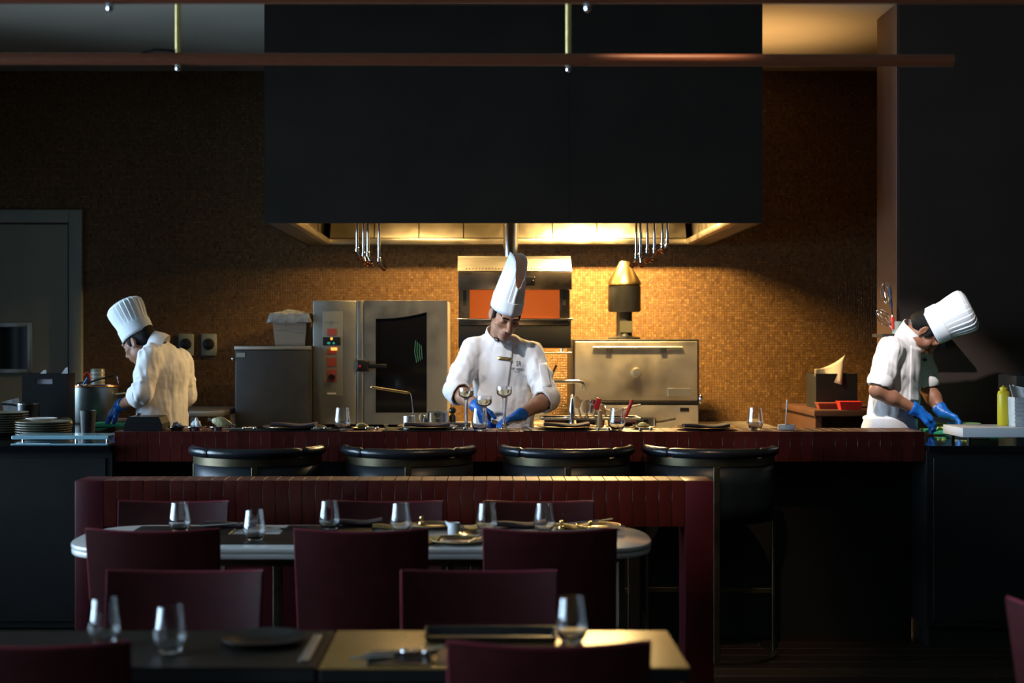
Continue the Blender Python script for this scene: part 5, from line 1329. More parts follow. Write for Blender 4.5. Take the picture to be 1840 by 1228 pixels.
B().lathe([(0, 0), (0.06, 0), (0.062, 0.006), (0.062, hk), (0.058, hk), (0.058, 0.006), (0, 0.005)], (0, 0, 0), 28).build('pan_body', PLASTB, sp2, smooth=50)
B().lathe([(0.0, hk + 0.008), (0.04, hk + 0.007), (0.0625, hk + 0.0005), (0.0625, hk + 0.003), (0.04, hk + 0.0095), (0.0, hk + 0.0105)], (0, 0, 0), 28).build('lid', CHROME, sp2, smooth=50)
B().tube([(-0.062, 0, hk - 0.01), (-0.09, 0.0, hk - 0.004), (-0.15, 0.01, hk)], [0.006, 0.006, 0.008], 10).build('handle', PLASTB, sp2)
gp = thing('glass_lid', 'square clear glass lid leaning against the carrier box', 'sheet', (X(28, 8.15), 8.12, IB))  # the clear square is a loose glass lid
B().box((-0.05, -0.002, 0), (0.05, 0.002, 0.17), 0.001, 1, rot=Matrix.Rotation(R(-14), 3, 'Y')).build('pane', FILM, gp)
B().box((-0.052, -0.004, 0.0), (0.048, 0.004, 0.006), rot=Matrix.Rotation(R(-14), 3, 'Y'), piv=(0, 0, 0.085)).build('edge_strip', STEEL, gp)
o = B().box((-0.16, -0.12, 0), (0.16, 0.12, 0.018), 0.005).build('chopping_board', GREENB, None, (X(212, 8.4), 8.42, IB)); tag(o, 'green chopping board in the shade beside the stock pot', 'chopping board')
fe = B().box((-0.05, -0.02, 0), (0.05, 0.02, 0.025), 0.01, 2).build('meat_piece', mat('pink_meat', (0.45, 0.18, 0.15), 0.45, noise=(20, 0.2)), None, (X(217, 8.5), 8.5, IB + 0.0185)); tag(fe, 'pink piece of meat on the shaded chopping board', 'meat')
# glass shelf, reflected blue daylight put into its colour, with a spoon
gs = thing('glass_pass_shelf', 'long low glass edged shelf tinted with daylight blue at the island front', 'shelf', (X(120, 6.98), 7.0, IB))
GLS = mat('daylight_tinted_glass', (0.36, 0.66, 0.78), 0.12, noise=(3, 0.03), coat=0.6)
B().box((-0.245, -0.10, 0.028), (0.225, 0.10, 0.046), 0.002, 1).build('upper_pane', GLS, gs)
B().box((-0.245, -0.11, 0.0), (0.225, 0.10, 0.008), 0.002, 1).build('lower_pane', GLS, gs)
for xx in (-0.20, 0.06, 0.21): B().cyl((xx, -0.06, 0.0082), (xx, -0.06, 0.0278), 0.008, seg=12).build('spacer', CHROME, gs)
ts = thing('serving_spoon', 'white serving spoon lying at the glass shelf corner', 'spoon', (X(45, 6.9), 6.905, IB))
B().ell((-0.02, 0, 0.006), (0.028, 0.014, 0.0055), 16, 8).build('bowl', WHITEC, ts)
B().tube([(0.006, 0, 0.006), (0.06, 0.0, 0.006), (0.12, 0.0, 0.005)], [0.005, 0.004, 0.005], 8).build('handle', WHITEC, ts)
# steel bench behind the chef by the fridge
sb = thing('steel_bench', 'pale steel bench between the aproned chef and the fridge', 'bench', (X(375, 9.2), 9.45, 0))
zz = Z(738, 9.2)
B().box((-0.24, -0.28, zz - 0.04), (0.10, 0.3, zz), 0.01).build('worktop', STEEL, sb)
for sx in (-0.2, 0.07):
    for sy in (-0.24, 0.26): B().box((sx - 0.02, sy - 0.02, 0), (sx + 0.02, sy + 0.02, zz - 0.0405)).build('leg', STEEL, sb)

# ================================================================== PEOPLE
class Field:
    """signed distance grid; smooth unions of tapered limbs and ellipsoids, meshed as one continuous surface"""
    def __init__(self, lo, hi, h):
        self.lo = np.array(lo, float); self.h = h
        n = np.ceil((np.array(hi, float) - self.lo) / h).astype(int) + 1
        self.n = n
        self.F = np.full(n, 0.5, np.float32)
        self.ax = [(self.lo[i] + h * np.arange(n[i])).astype(np.float32) for i in range(3)]
        self.M = np.eye(3); self.T = np.zeros(3)
    def frame(self, M=None, T=None):
        self.M = np.eye(3) if M is None else np.array(M, float); self.T = np.zeros(3) if T is None else np.array(T, float)
        return self
    def w(self, p): return self.M @ np.array(p, float) + self.T
    def _box(self, lo, hi):
        i0 = np.clip(np.floor((lo - self.lo) / self.h).astype(int), 0, self.n - 1)
        i1 = np.clip(np.ceil((hi - self.lo) / self.h).astype(int) + 1, 1, self.n)
        if np.any(i1 <= i0): return None
        sl = tuple(slice(a, b) for a, b in zip(i0, i1))
        return sl, self.ax[0][sl[0]][:, None, None], self.ax[1][sl[1]][None, :, None], self.ax[2][sl[2]][None, None, :]
    def _put(self, sl, d, k, sub):
        a = self.F[sl]
        if sub:
            h = np.clip(0.5 - 0.5 * (a + d) / k, 0, 1); self.F[sl] = a * (1 - h) - d * h + k * h * (1 - h)
        else:
            h = np.clip(0.5 + 0.5 * (d - a) / k, 0, 1); self.F[sl] = d * (1 - h) + a * h - k * h * (1 - h)
    def cone(self, a, b, r1, r2=None, k=0.02, squash=None, sub=False, pad=0.06):
        r2 = r1 if r2 is None else r2
        a, b = self.w(a), self.w(b); R_ = max(r1, r2) + pad
        g = self._box(np.minimum(a, b) - R_, np.maximum(a, b) + R_)
        if g is None: return self
        sl, X_, Y_, Z_ = g
        ba = b - a; L2 = float(ba @ ba) + 1e-9
        px, py, pz = X_ - a[0], Y_ - a[1], Z_ - a[2]
        t = np.clip((px * ba[0] + py * ba[1] + pz * ba[2]) / L2, 0, 1)
        qx, qy, qz = px - t * ba[0], py - t * ba[1], pz - t * ba[2]
        q2 = qx * qx + qy * qy + qz * qz
        if squash is not None:
            nrm, s = squash
            nrm = self.M @ np.array(nrm, float)
            qn = qx * nrm[0] + qy * nrm[1] + qz * nrm[2]
            q2 = q2 - qn * qn + (qn / s) ** 2
        d = np.sqrt(np.maximum(q2, 1e-12)) - (r1 + (r2 - r1) * t)
        self._put(sl, d.astype(np.float32), k, sub)
        return self
    def ell(self, c, r, k=0.02, rot=None, sub=False, pad=0.05):
        cw = self.w(c); A = self.M if rot is None else self.M @ np.array(rot, float)
        R_ = max(r) + pad
        g = self._box(cw - R_, cw + R_)
        if g is None: return self
        sl, X_, Y_, Z_ = g
        px, py, pz = X_ - cw[0], Y_ - cw[1], Z_ - cw[2]
        l = [px * A[0, i] + py * A[1, i] + pz * A[2, i] for i in range(3)]
        k0 = np.sqrt(sum((l[i] / r[i]) ** 2 for i in range(3))); k1 = np.sqrt(sum((l[i] / r[i] ** 2) ** 2 for i in range(3))) + 1e-6
        self._put(sl, (k0 * (k0 - 1) / k1).astype(np.float32), k, sub)
        return self
    def cut(self, n, p, keep_neg=True):
        """keep the half space n.(x-p) < 0"""
        n = self.M @ np.array(n, float); p = self.w(p)
        d = (self.ax[0][:, None, None] - p[0]) * n[0] + (self.ax[1][None, :, None] - p[1]) * n[1] + (self.ax[2][None, None, :] - p[2]) * n[2]
        self.F = np.maximum(self.F, d.astype(np.float32))
        return self
    def wrinkle(self, amp, freq, seed, zr=None):
        x, y, z = self.ax[0][:, None, None], self.ax[1][None, :, None], self.ax[2][None, None, :]
        rs = np.random.RandomState(seed)
        acc = 0
        for i in range(5):
            v = rs.normal(size=3); v /= np.linalg.norm(v); v[2] *= 0.55
            f = freq * rs.uniform(0.6, 1.7); w_ = rs.normal(size=3) * freq * 0.35
            ph = rs.uniform(0, 6, 2)
            acc = acc + np.sin(f * (v[0] * x + v[1] * y + v[2] * z) + ph[0] + 1.6 * np.sin(w_[0] * x + w_[1] * y + w_[2] * z + ph[1]))
        a = acc / 5
        a = np.sign(a) * np.abs(a) ** 0.8
        m = np.abs(self.F) < 0.03
        self.F = np.where(m, self.F + (amp * a).astype(np.float32), self.F)
        return self
    def mesh(self):
        F = self.F; h = self.h
        s = F < 0
        nx, ny, nz = F.shape
        c = np.zeros((nx - 1, ny - 1, nz - 1), np.uint8)
        offs = [(i, j, k) for i in (0, 1) for j in (0, 1) for k in (0, 1)]
        for i, j, k in offs: c += s[i:nx - 1 + i, j:ny - 1 + j, k:nz - 1 + k]
        idx = np.argwhere((c > 0) & (c < 8))
        V = np.stack([F[idx[:, 0] + i, idx[:, 1] + j, idx[:, 2] + k] for i, j, k in offs], 1)
        acc = np.zeros((len(idx), 3)); cnt = np.zeros(len(idx))
        for a in range(8):
            for b in range(a + 1, 8):
                oa, ob = np.array(offs[a]), np.array(offs[b])
                if np.abs(oa - ob).sum() != 1: continue
                m = (V[:, a] < 0) != (V[:, b] < 0)
                t = V[:, a] / (V[:, a] - V[:, b] + 1e-12)
                p = oa + t[:, None] * (ob - oa)
                acc[m] += p[m]; cnt[m] += 1
        verts = self.lo + h * (idx + acc / cnt[:, None])
        im = np.full(c.shape, -1, np.int32); im[idx[:, 0], idx[:, 1], idx[:, 2]] = np.arange(len(idx))
        quads = []
        for ax in range(3):
            sl0 = [slice(1, -1)] * 3; sl1 = [slice(1, -1)] * 3
            sl0[ax] = slice(0, -1); sl1[ax] = slice(1, None)
            A_, B__ = s[tuple(sl0)], s[tuple(sl1)]
            e = np.argwhere(A_ != B__)
            if not len(e): continue
            flip = A_[e[:, 0], e[:, 1], e[:, 2]]
            base = e + 1; base[:, ax] -= 1
            u, v = [(1, 2), (2, 0), (0, 1)][ax]
            def g(du, dv):
                q = base.copy(); q[:, u] -= du; q[:, v] -= dv
                return im[q[:, 0], q[:, 1], q[:, 2]]
            q = np.stack([g(1, 1), g(0, 1), g(0, 0), g(1, 0)], 1)
            q[~flip] = q[~flip][:, ::-1]
            quads.append(q)
        q = np.concatenate(quads)
        q = q[(q >= 0).all(1)]
        return verts, q

def mesh_obj(name, verts, quads, mats, parent, origin, relax=2):
    verts = np.array(verts)
    # a little Laplacian smoothing takes the grid out of the surface
    e = np.concatenate([quads[:, [0, 1]], quads[:, [1, 2]], quads[:, [2, 3]], quads[:, [3, 0]]])
    for _ in range(relax):
        acc = np.zeros_like(verts); cnt = np.zeros(len(verts))
        for a, b in ((0, 1), (1, 0)):
            np.add.at(acc, e[:, a], verts[e[:, b]]); np.add.at(cnt, e[:, a], 1)
        verts = verts * 0.45 + 0.55 * acc / np.maximum(cnt, 1)[:, None]
    me = bpy.data.meshes.new(name)
    me.from_pydata((verts - np.array(origin)).tolist(), [], quads.tolist())
    me.polygons.foreach_set('use_smooth', [True] * len(me.polygons))
    me.update()
    o = bpy.data.objects.new(name, me); C.objects.link(o)
    for m in (mats if isinstance(mats, (list, tuple)) else [mats]): me.materials.append(m)
    if parent is not None: o.parent = parent
    return o, verts

def rotm(yaw, pitch, roll):
    return np.array((Matrix.Rotation(R(yaw), 3, 'Z') @ Matrix.Rotation(R(pitch), 3, 'X') @ Matrix.Rotation(R(roll), 3, 'Y')))

def add_hand(F, wrist, direction, normal, curl=0.5, thumb=1, g=0.0, spread=0.0):
    """palm plus five fingers; normal = the palm side, thumb = +1/-1 side of (direction x normal)"""
    d = np.array(direction, float); d /= np.linalg.norm(d)
    n = np.array(normal, float); n -= d * (n @ d); n /= np.linalg.norm(n)
    s = np.cross(d, n)
    w = np.array(wrist, float)
    F.frame()
    F.cone(w - d * 0.025, w + d * 0.02, 0.029 + g, 0.030 + g, 0.01, squash=(n, 0.78))
    for j in range(4):
        o = (j - 1.5) * 0.0185
        k0 = w + d * 0.016 + s * o * 0.6; k1 = w + d * (0.078 - 0.004 * abs(j - 1.2)) + s * o
        F.cone(k0, k1, 0.0155 + g, 0.0125 + g, 0.012)
        L_ = (0.036, 0.043, 0.040, 0.032)[j if thumb > 0 else 3 - j]
        p = k1; dirn = d + s * spread * (j - 1.5) * 0.15; ang = 0
        for seg, f in enumerate((1.0, 0.68, 0.55)):
            ang += curl * (0.55, 0.75, 0.6)[seg]
            dd = dirn * math.cos(ang) + n * math.sin(ang); dd /= np.linalg.norm(dd)
            q = p + dd * L_ * f
            F.cone(p, q, (0.0098, 0.0090, 0.0080)[seg] + g, (0.0090, 0.0080, 0.0070)[seg] + g, 0.004)
            p = q
    t0 = w + d * 0.022 + s * thumb * 0.024 + n * 0.006
    t1 = t0 + d * 0.034 + s * thumb * 0.022 + n * 0.014
    t2 = t1 + d * 0.030 + s * thumb * 0.004 + n * 0.012
    F.cone(t0, t1, 0.0145 + g, 0.011 + g, 0.01).cone(t1, t2, 0.0105 + g, 0.008 + g, 0.005)

def add_head(F, Mh, Th, slim=1.0):
    F.frame(Mh, Th)
    F.ell((0, 0.018, 0.042), (0.076, 0.096, 0.086), 0.02)
    F.ell((0, -0.028, -0.03), (0.060 * slim, 0.066, 0.082), 0.03)
    F.ell((0, -0.066, -0.098), (0.025, 0.023, 0.019), 0.028)
    for s in (-1, 1):
        F.ell((s * 0.043 * slim, -0.012, -0.064), (0.020, 0.036, 0.030), 0.03)
        F.ell((s * 0.044, -0.062, -0.016), (0.022, 0.020, 0.018), 0.022)
    F.cone((-0.036, -0.083, 0.031), (0.036, -0.083, 0.031), 0.0125, 0.0125, 0.016)
    for s in (-1, 1):
        F.ell((s * 0.032, -0.101, 0.010), (0.017, 0.014, 0.0125), 0.008, sub=True)
        F.ell((s * 0.0315, -0.0775, 0.010), (0.0148, 0.0135, 0.0125), 0.002)
        F.cone((s * 0.018, -0.0885, 0.0075), (s * 0.044, -0.081, 0.0085), 0.0028, 0.0022, 0.0025)
    F.cone((0, -0.088, 0.022), (0, -0.113, -0.026), 0.0075, 0.0115, 0.010)
    F.ell((0, -0.114, -0.032), (0.0125, 0.0115, 0.0100), 0.006)
    for s in (-1, 1): F.ell((s * 0.0135, -0.101, -0.036), (0.0085, 0.011, 0.0078), 0.005)
    F.ell((0, -0.088, -0.060), (0.030, 0.014, 0.018), 0.02)
    F.ell((0, -0.0985, -0.0625), (0.024, 0.0075, 0.0055), 0.004)
    F.ell((0, -0.0960, -0.0745), (0.019, 0.0080, 0.0068), 0.004)
    F.cone((-0.021, -0.1045, -0.0685), (0.021, -0.1045, -0.0685), 0.0018, 0.0018, 0.003, sub=True)
    F.ell((0, -0.094, -0.086), (0.014, 0.006, 0.005), 0.006, sub=True)
    for s in (-1, 1):
        rt = np.array(Matrix.Rotation(s * R(-18), 3, 'Z') @ Matrix.Rotation(R(-10), 3, 'X'))
        F.ell((s * 0.079, 0.010, -0.004), (0.0075, 0.0185, 0.032), 0.006, rot=rt)
        F.ell((s * 0.0875, 0.006, -0.002), (0.006, 0.0105, 0.020), 0.004, rot=rt, sub=True)
        F.ell((s * 0.075, -0.001, -0.030), (0.007, 0.008, 0.010), 0.005)

def paint_face(o, verts, Mh, Th, lip, hair):
    """lips and brows are their own materials on the one body mesh"""
    me = o.data
    quad = np.array([p.vertices[:] for p in me.polygons])
    c = verts[quad].mean(1)
    l = (c - np.array(Th)) @ np.array(Mh)
    x, y, z = l.T
    mi = np.zeros(len(quad), np.int32)
    front = (y < -0.06) & (np.abs(x) < 0.07) & (z > -0.13) & (z < 0.1)
    mi[front & (np.abs(x) < 0.024 - 0.35 * np.abs(z + 0.0685)) & (z > -0.082) & (z < -0.0565) & (y < -0.086)] = lip
    me.polygons.foreach_set('material_index', mi)

def toque(style, Mh, Th, parent, origin, tall=0.23, tilt=0.0):
    """white pleated paper hat; base ring on the brow"""
    q = np.array(Mh) @ np.array(Matrix.Rotation(R(tilt), 3, 'X'))
    def W_(p): return Vector(q @ np.array(p) + np.array(Th) - np.array(origin))
    n = 144
    rings = []
    c0 = np.array((0, 0.012, 0.036))
    if style == 'round':
        prof = [(0.0, 1.0, 0), (0.02, 1.0, 0), (0.072, 1.02, 0), (0.0725, 0.985, 0), (0.078, 0.985, 0.3), (0.10, 1.0, 0.8), (tall * 0.62, 1.09, 1), (tall * 0.80, 1.15, 1), (tall * 0.90, 1.13, 1), (tall * 0.96, 1.02, 1), (tall * 1.0, 0.82, 0.8), (tall * 1.012, 0.55, 0.6), (tall * 1.015, 0.25, 0.3), (tall * 1.015, 0.02, 0)]
        for z, k, pl in prof:
            ring = []
            for j in range(n):
                a = 2 * math.pi * j / n
                ph = (a * 24 / (2 * math.pi)) % 1.0
                saw = (1 - ph) if ph > 0.12 else ph / 0.12
                r_ = k * (1 - 0.05 * pl * (1 - saw))
                ring.append(W_(c0 + np.array((0.0845 * r_ * math.cos(a), 0.1045 * r_ * math.sin(a), z))))
            rings.append(ring)
        b = B(); b.rings(rings, cap0=False, cap1=True)
        o = b.build('chef_hat', HATP, parent, smooth=22)
    else:
        # tall toque pinched flat, creased at the front, its open top dipping in a notch
        zs = [0, 0.02, 0.07, 0.0715, 0.076, 0.10] + [None] * 9
        for i, z in enumerate(zs):
            ring = []
            for j in range(n):
                a = 2 * math.pi * j / n
                fr = math.atan2(math.sin(a + math.pi / 2), math.cos(a + math.pi / 2))     # 0 at the front (-y)
                top = tall - 0.13 * math.exp(-(fr / 0.62) ** 2) + 0.008 * math.cos(2 * a) - 0.02 * math.exp(-((abs(fr) - math.pi) / 0.8) ** 2)
                zz = z if z is not None else 0.10 + (top - 0.10) * (i - 5) / 9
                t = max(0.0, (zz - 0.06) / (tall - 0.06))
                rx = 0.0845 * (1 - 0.55 * t ** 1.1); ry = 0.1045 * (1 + 0.10 * t)
                pl = 0 if i < 4 else min(1, (i - 3) / 2)
                ph = (a * 22 / (2 * math.pi)) % 1.0
                saw = (1 - ph) if ph > 0.12 else ph / 0.12
                k = (1.0 if i < 3 else 0.98) * (1 - 0.06 * pl * (1 - saw))
                crease = 0.012 * math.exp(-(fr / 0.16) ** 2) * (0.4 + t)
                ring.append(W_(c0 + np.array((rx * k * math.cos(a), ry * k * math.sin(a) - crease, zz))))
            rings.append(ring)
        b = B(); b.rings(rings, cap0=False, cap1=False)
        o = b.build('chef_hat', HATP, parent, smooth=22)
    solid(o, 0.0016, 1)
    return o

def chef(sp):
    base = np.array((sp['pelvis'][0], sp['pelvis'][1], 0.0))
    root = thing('person', sp['label'], 'person', tuple(base))
    f = np.array((math.sin(R(sp['yaw'])), -math.cos(R(sp['yaw'])), 0.0))      # facing
    side = np.array((f[1], -f[0], 0.0))                                     # his right
    J = {k: np.array(sp[k], float) for k in ('pelvis', 'chest', 'neck', 'head', 'shR', 'shL', 'elR', 'elL', 'wrR', 'wrL')}
    Mh = rotm(*sp['head_rot']); Th = J['head']
    pts = np.array(list(J.values()))
    lo, hi = pts.min(0) - 0.16, pts.max(0) + 0.16
    hi[2] = max(hi[2], Th[2] + 0.2); lo[2] = J['pelvis'][2] - 0.15
    # ---- one continuous body: head, neck, trunk, arms, hands
    F = Field(lo, hi, 0.0042)
    add_head(F, Mh, Th, sp.get('slim', 1.0))
    F.frame()
    nk = Th + Mh @ np.array((0, 0.022, -0.06))
    F.cone(J['neck'] - (0, 0, 0.04), nk, 0.055, 0.053, 0.02)
    F.cone(J['neck'] + (0, 0, -0.12), J['chest'], 0.075, 0.12, 0.03, squash=(f, 0.62))
    F.cone(J['chest'], J['pelvis'], 0.13, 0.13, 0.05, squash=(f, 0.66))
    for s in 'RL':
        F.cone(J['neck'] + (0, 0, -0.075), J['sh' + s] - (0, 0, 0.01), 0.036, 0.042, 0.03)
        F.cone(J['sh' + s], J['el' + s], 0.045, 0.042, 0.02)
        F.cone(J['el' + s], J['el' + s] * 0.65 + J['wr' + s] * 0.35, 0.043, 0.044, 0.02)
        F.cone(J['el' + s] * 0.65 + J['wr' + s] * 0.35, J['wr' + s], 0.043, 0.029, 0.02, squash=(np.array(sp['palm' + s], float) / np.linalg.norm(sp['palm' + s]), 0.85))
        add_hand(F, J['wr' + s], sp['hand' + s], sp['palm' + s], sp['curl' + s], sp['thumb' + s])
    v, q = F.mesh()
    body, vv = mesh_obj('body', v, q, [sp['skin'], LIP, HAIR], root, base, 1)
    paint_face(body, vv, Mh, Th, 1, 2)
    fb_ = BVHTree.FromPolygons([Vector(p) for p in vv], [list(map(int, p)) for p in q])
    def on_face(x_, z_, lift):
        o_ = Vector(Mh @ np.array((x_, -0.2, z_)) + Th); d_ = Vector(Mh @ np.array((0, 1.0, 0)))
        hit, nr, _, _ = fb_.ray_cast(o_, d_, 0.25)
        return None if hit is None else hit - d_ * lift - Vector(base)
    for s_ in (-1, 1):
        for nm_, xs_, zf, rr_ in (('eyebrow', (0.011, 0.018, 0.026, 0.034, 0.042, 0.050, 0.055), lambda t: 0.0285 + 0.0045 * math.sin(min(1.0, (t - 0.011) / 0.030) * 1.7) - 0.12 * max(0, t - 0.044), (0.0032, 0.0046, 0.0046, 0.0040, 0.0032, 0.0022, 0.0010)),
                                  ('eyelashes', (0.019, 0.025, 0.031, 0.037, 0.043), lambda t: 0.0058 - 2.0 * (t - 0.031) ** 2 * 8, (0.0008, 0.0014, 0.0016, 0.0016, 0.0010))):
            pp = [(on_face(s_ * t, zf(t), 0.0004), r_) for t, r_ in zip(xs_, rr_)]
            pp = [a for a in pp if a[0] is not None]
            if len(pp) > 2: B().tube([a[0] for a in pp], [a[1] for a in pp], 8).build(nm_, HAIR, root, smooth=60)
    # ---- hair under the hat
    F = Field(Th - 0.16, Th + 0.16, 0.0045).frame(Mh, Th)
    F.ell((0, 0.022, 0.040), (0.0805, 0.0975, 0.088), 0.01)
    F.ell((0, 0.060, -0.010), (0.062, 0.058, 0.055), 0.03)
    F.ell((0, -0.085, -0.045), (0.12, 0.088, 0.115), 0.008, sub=True)
    for s in (-1, 1):
        F.ell((s * 0.0715, -0.020, 0.012), (0.0065, 0.016, 0.030), 0.006)
        F.ell((s * 0.082, 0.012, -0.012), (0.020, 0.026, 0.040), 0.006, sub=True)
    F.cut((0, 0.25, -1.0), (0, 0.04, -0.052))
    v, q = F.mesh()
    mesh_obj('hair', v, q, HAIR, root, base, 1)
    # ---- hat
    toque(sp['hat'], Mh, Th, root, base, sp.get('tall', 0.23), sp.get('tilt', 0))
    # ---- jacket
    F = Field(lo - 0.03, hi + 0.03, 0.0058)
    pel = J['pelvis'] + np.array((0, 0, sp.get('hem', 0.0)))
    wst = (J['chest'] + J['pelvis']) / 2 + f * sp.get('belly', 0.01)
    F.cone(J['chest'] + (0, 0, 0.02), wst, 0.165, 0.160, 0.05, squash=(f, 0.70))
    F.cone(wst, pel, 0.160, 0.168, 0.05, squash=(f, 0.74))
    F.cone(J['neck'] + (0, 0, -0.055), J['chest'] + (0, 0, 0.03), 0.085, 0.158, 0.05, squash=(f, 0.74))
    for s in 'RL':
        sh, el, wr = J['sh' + s], J['el' + s], J['wr' + s]
        F.cone(J['neck'] + (0, 0, -0.045), sh, 0.056, 0.058, 0.05)
        mid = sh * 0.5 + el * 0.5
        fo = (wr - el) / np.linalg.norm(wr - el)
        if sp.get('short' + s):
            end = sh * 0.2 + el * 0.8
            F.cone(sh, mid, 0.066, 0.066, 0.03).cone(mid, end, 0.066, 0.064, 0.02)
        else:
            F.cone(sh, mid, 0.066, 0.066, 0.03).cone(mid, el, 0.066, 0.060, 0.02)
            F.cone(el, el + fo * sp.get('sleeve', 0.03), 0.060, 0.057, 0.02)
            # folds bunched at the elbow
            ax_ = (el - sh) / np.linalg.norm(el - sh)
            for t_ in (0.55, 0.68, 0.80, 0.92):
                c_ = sh + (el - sh) * t_
                n_ = ax_ + 0.35 * side * math.sin(9 * t_ + sp['seed']); n_ /= np.linalg.norm(n_)
                u_ = np.cross(n_, f); u_ /= np.linalg.norm(u_); w_ = np.cross(n_, u_)
                a0 = sp['seed'] * 1.3 + 7 * t_
                P_ = [c_ + (u_ * math.cos(a0 + a1) + w_ * math.sin(a0 + a1)) * 0.062 + n_ * 0.012 * a1 for a1 in np.linspace(-1.0, 1.0, 7)]
                for a1, b1_ in zip(P_[:-1], P_[1:]): F.cone(a1, b1_, 0.006, 0.006, 0.012, pad=0.03)
    F.wrinkle(0.0058, 62, sp['seed'])
    F.wrinkle(0.0036, 120, sp['seed'] + 3)
    # hollow the sleeve ends and the neck so that skin comes out of cloth
    for s in 'RL':
        fo = (J['wr' + s] - J['el' + s]) / np.linalg.norm(J['wr' + s] - J['el' + s])
        if sp.get('short' + s): fo = (J['el' + s] - J['sh' + s]) / np.linalg.norm(J['el' + s] - J['sh' + s]); F.cone(J['sh' + s] * 0.25 + J['el' + s] * 0.75, J['el' + s] + fo * 0.1, 0.054, 0.054, 0.004, sub=True)
        else: F.cone(J['el' + s] + fo * 0.03, J['el' + s] + fo * 0.16, 0.050, 0.050, 0.004, sub=True)
    F.cone(J['neck'] + (0, 0, 0.03), nk + (nk - J['neck']) * 0.5, 0.060, 0.060, 0.006, sub=True)
    v, q = F.mesh()
    jk, jv = mesh_obj('jacket', v, q, COTTON, root, base, 1)
    bvh = BVHTree.FromPolygons([Vector(p) for p in jv], [list(map(int, p)) for p in q])
    # ---- rolled cuffs
    for s in 'RL':
        sh, el, wr = J['sh' + s], J['el' + s], J['wr' + s]
        fo = (wr - el) / np.linalg.norm(wr - el)
        c = el + fo * (sp.get('sleeve', 0.03) + 0.012)
        if sp.get('short' + s): fo = (el - sh) / np.linalg.norm(el - sh); c = sh * 0.2 + el * 0.8
        rs = np.random.RandomState(sp['seed'] + (1 if s == 'R' else 2))
        b = B(); rings = []
        for r_, h in ((0.052, -0.034), (0.064, -0.036), (0.0685, -0.02), (0.069, 0.0), (0.067, 0.022), (0.062, 0.03), (0.0545, 0.028), (0.052, 0.0)):
            ring = []
            ax = Vector((0, 0, 1)).rotation_difference(Vector(fo))
            for j in range(40):
                a = 2 * math.pi * j / 40
                rr = r_ + 0.0025 * math.sin(3 * a + 60 * h + sp['seed']) + 0.0012 * math.sin(9 * a + 90 * h)
                ring.append(Vector(c - base) + ax @ Vector((rr * math.cos(a), rr * math.sin(a), h + 0.003 * math.sin(2 * a + 1))))
            rings.append(ring)
        b.rings(rings, close=True); b.build('cuff', COTTON, root, smooth=60)
    # ---- stand collar
    b = B(); rings = []
    axis = Vector(nk - J['neck']).normalized()
    qd = Vector((0, 0, 1)).rotation_difference((axis + Vector((0, 0, 0.8))).normalized())
    ch_ = sp.get('collar_h', 0.03)
    for r_, h in ((0.078, -0.06), (0.080, -0.03), (0.070, ch_ - 0.002), (0.0665, ch_), (0.068, -0.01)):
        ring = []
        for j in range(48):
            a = 2 * math.pi * j / 48
            p = qd @ Vector((r_ * math.cos(a), r_ * math.sin(a), h))
            fr = (p.x * f[0] + p.y * f[1]) / r_
            p.z -= 0.028 * max(0, fr) ** 2
            ring.append(Vector(J['neck'] - base) + Vector((0, 0, 0.01)) + p + Vector(f) * 0.006)
        rings.append(ring)
    b.rings(rings, close=True); b.build('collar', COTTON, root, smooth=60)
    # ---- gloves
    for s in 'RL':
        w = J['wr' + s]
        F = Field(w - 0.2, w + 0.2, 0.0036)
        add_hand(F, w, sp['hand' + s], sp['palm' + s], sp['curl' + s], sp['thumb' + s], 0.0026)
        fo = (J['wr' + s] - J['el' + s]) / np.linalg.norm(J['wr' + s] - J['el' + s])
        F.frame().cone(w - fo * 0.035, w, 0.0375, 0.034, 0.01)
        F.wrinkle(0.0012, 160, 5)
        F.cone(w - fo * 0.09, w - fo * 0.02, 0.0335, 0.031, 0.003, sub=True)
        v, q = F.mesh()
        mesh_obj('glove', v, q, NITRILE, root, base, 1)
    # ---- apron, trousers, shoes
    hz = J['pelvis'][2]
    F = Field(J['pelvis'] - (0.34, 0.34, hz - 0.30 + 0.0), J['pelvis'] + (0.34, 0.34, 0.22), 0.009)
    az = sp.get('apron_top', 0.02)
    F.cone(J['pelvis'] + (0, 0, az - 0.02), np.array((J['pelvis'][0], J['pelvis'][1], 0.42)), 0.176, 0.20, 0.02, squash=(f, 0.76))
    F.wrinkle(0.004, 26, sp['seed'] + 9)
    F.cut((0, 0, 1), J['pelvis'] + (0, 0, az)); F.cut((0, 0, -1), (0, 0, 0.40))
    v, q = F.mesh()
    mesh_obj('apron', v, q, COTTON, root, base, 1)
    tw = J['pelvis'] + (0, 0, az - 0.02)
    b = B()
    b.tube([Vector(tw - base) + Vector(side) * 0.170 * math.cos(a) + Vector(f) * 0.170 * 0.77 * math.sin(a) for a in [2 * math.pi * k / 40 for k in range(40)]], 0.006, 8, closed=True)
    b.build('apron_string', COTTON, root)
    kn = Vector(tw - base) - Vector(f) * 0.15
    b = B(); b.ell(kn, (0.016, 0.016, 0.013), 12, 8); b.tube([kn, kn - Vector(f) * 0.02 + Vector((0, 0, -0.05)), kn - Vector(f) * 0.01 + Vector((0, 0, -0.11))], 0.006, 8); b.build('apron_knot', COTTON, root)
    F = Field(np.array((base[0] - 0.3, base[1] - 0.3, 0.02)), np.array((base[0] + 0.3, base[1] + 0.3, hz + 0.08)), 0.011)
    F.cone(J['pelvis'], J['pelvis'] - (0, 0, 0.10), 0.145, 0.15, 0.04, squash=(f, 0.72))
    feet = []
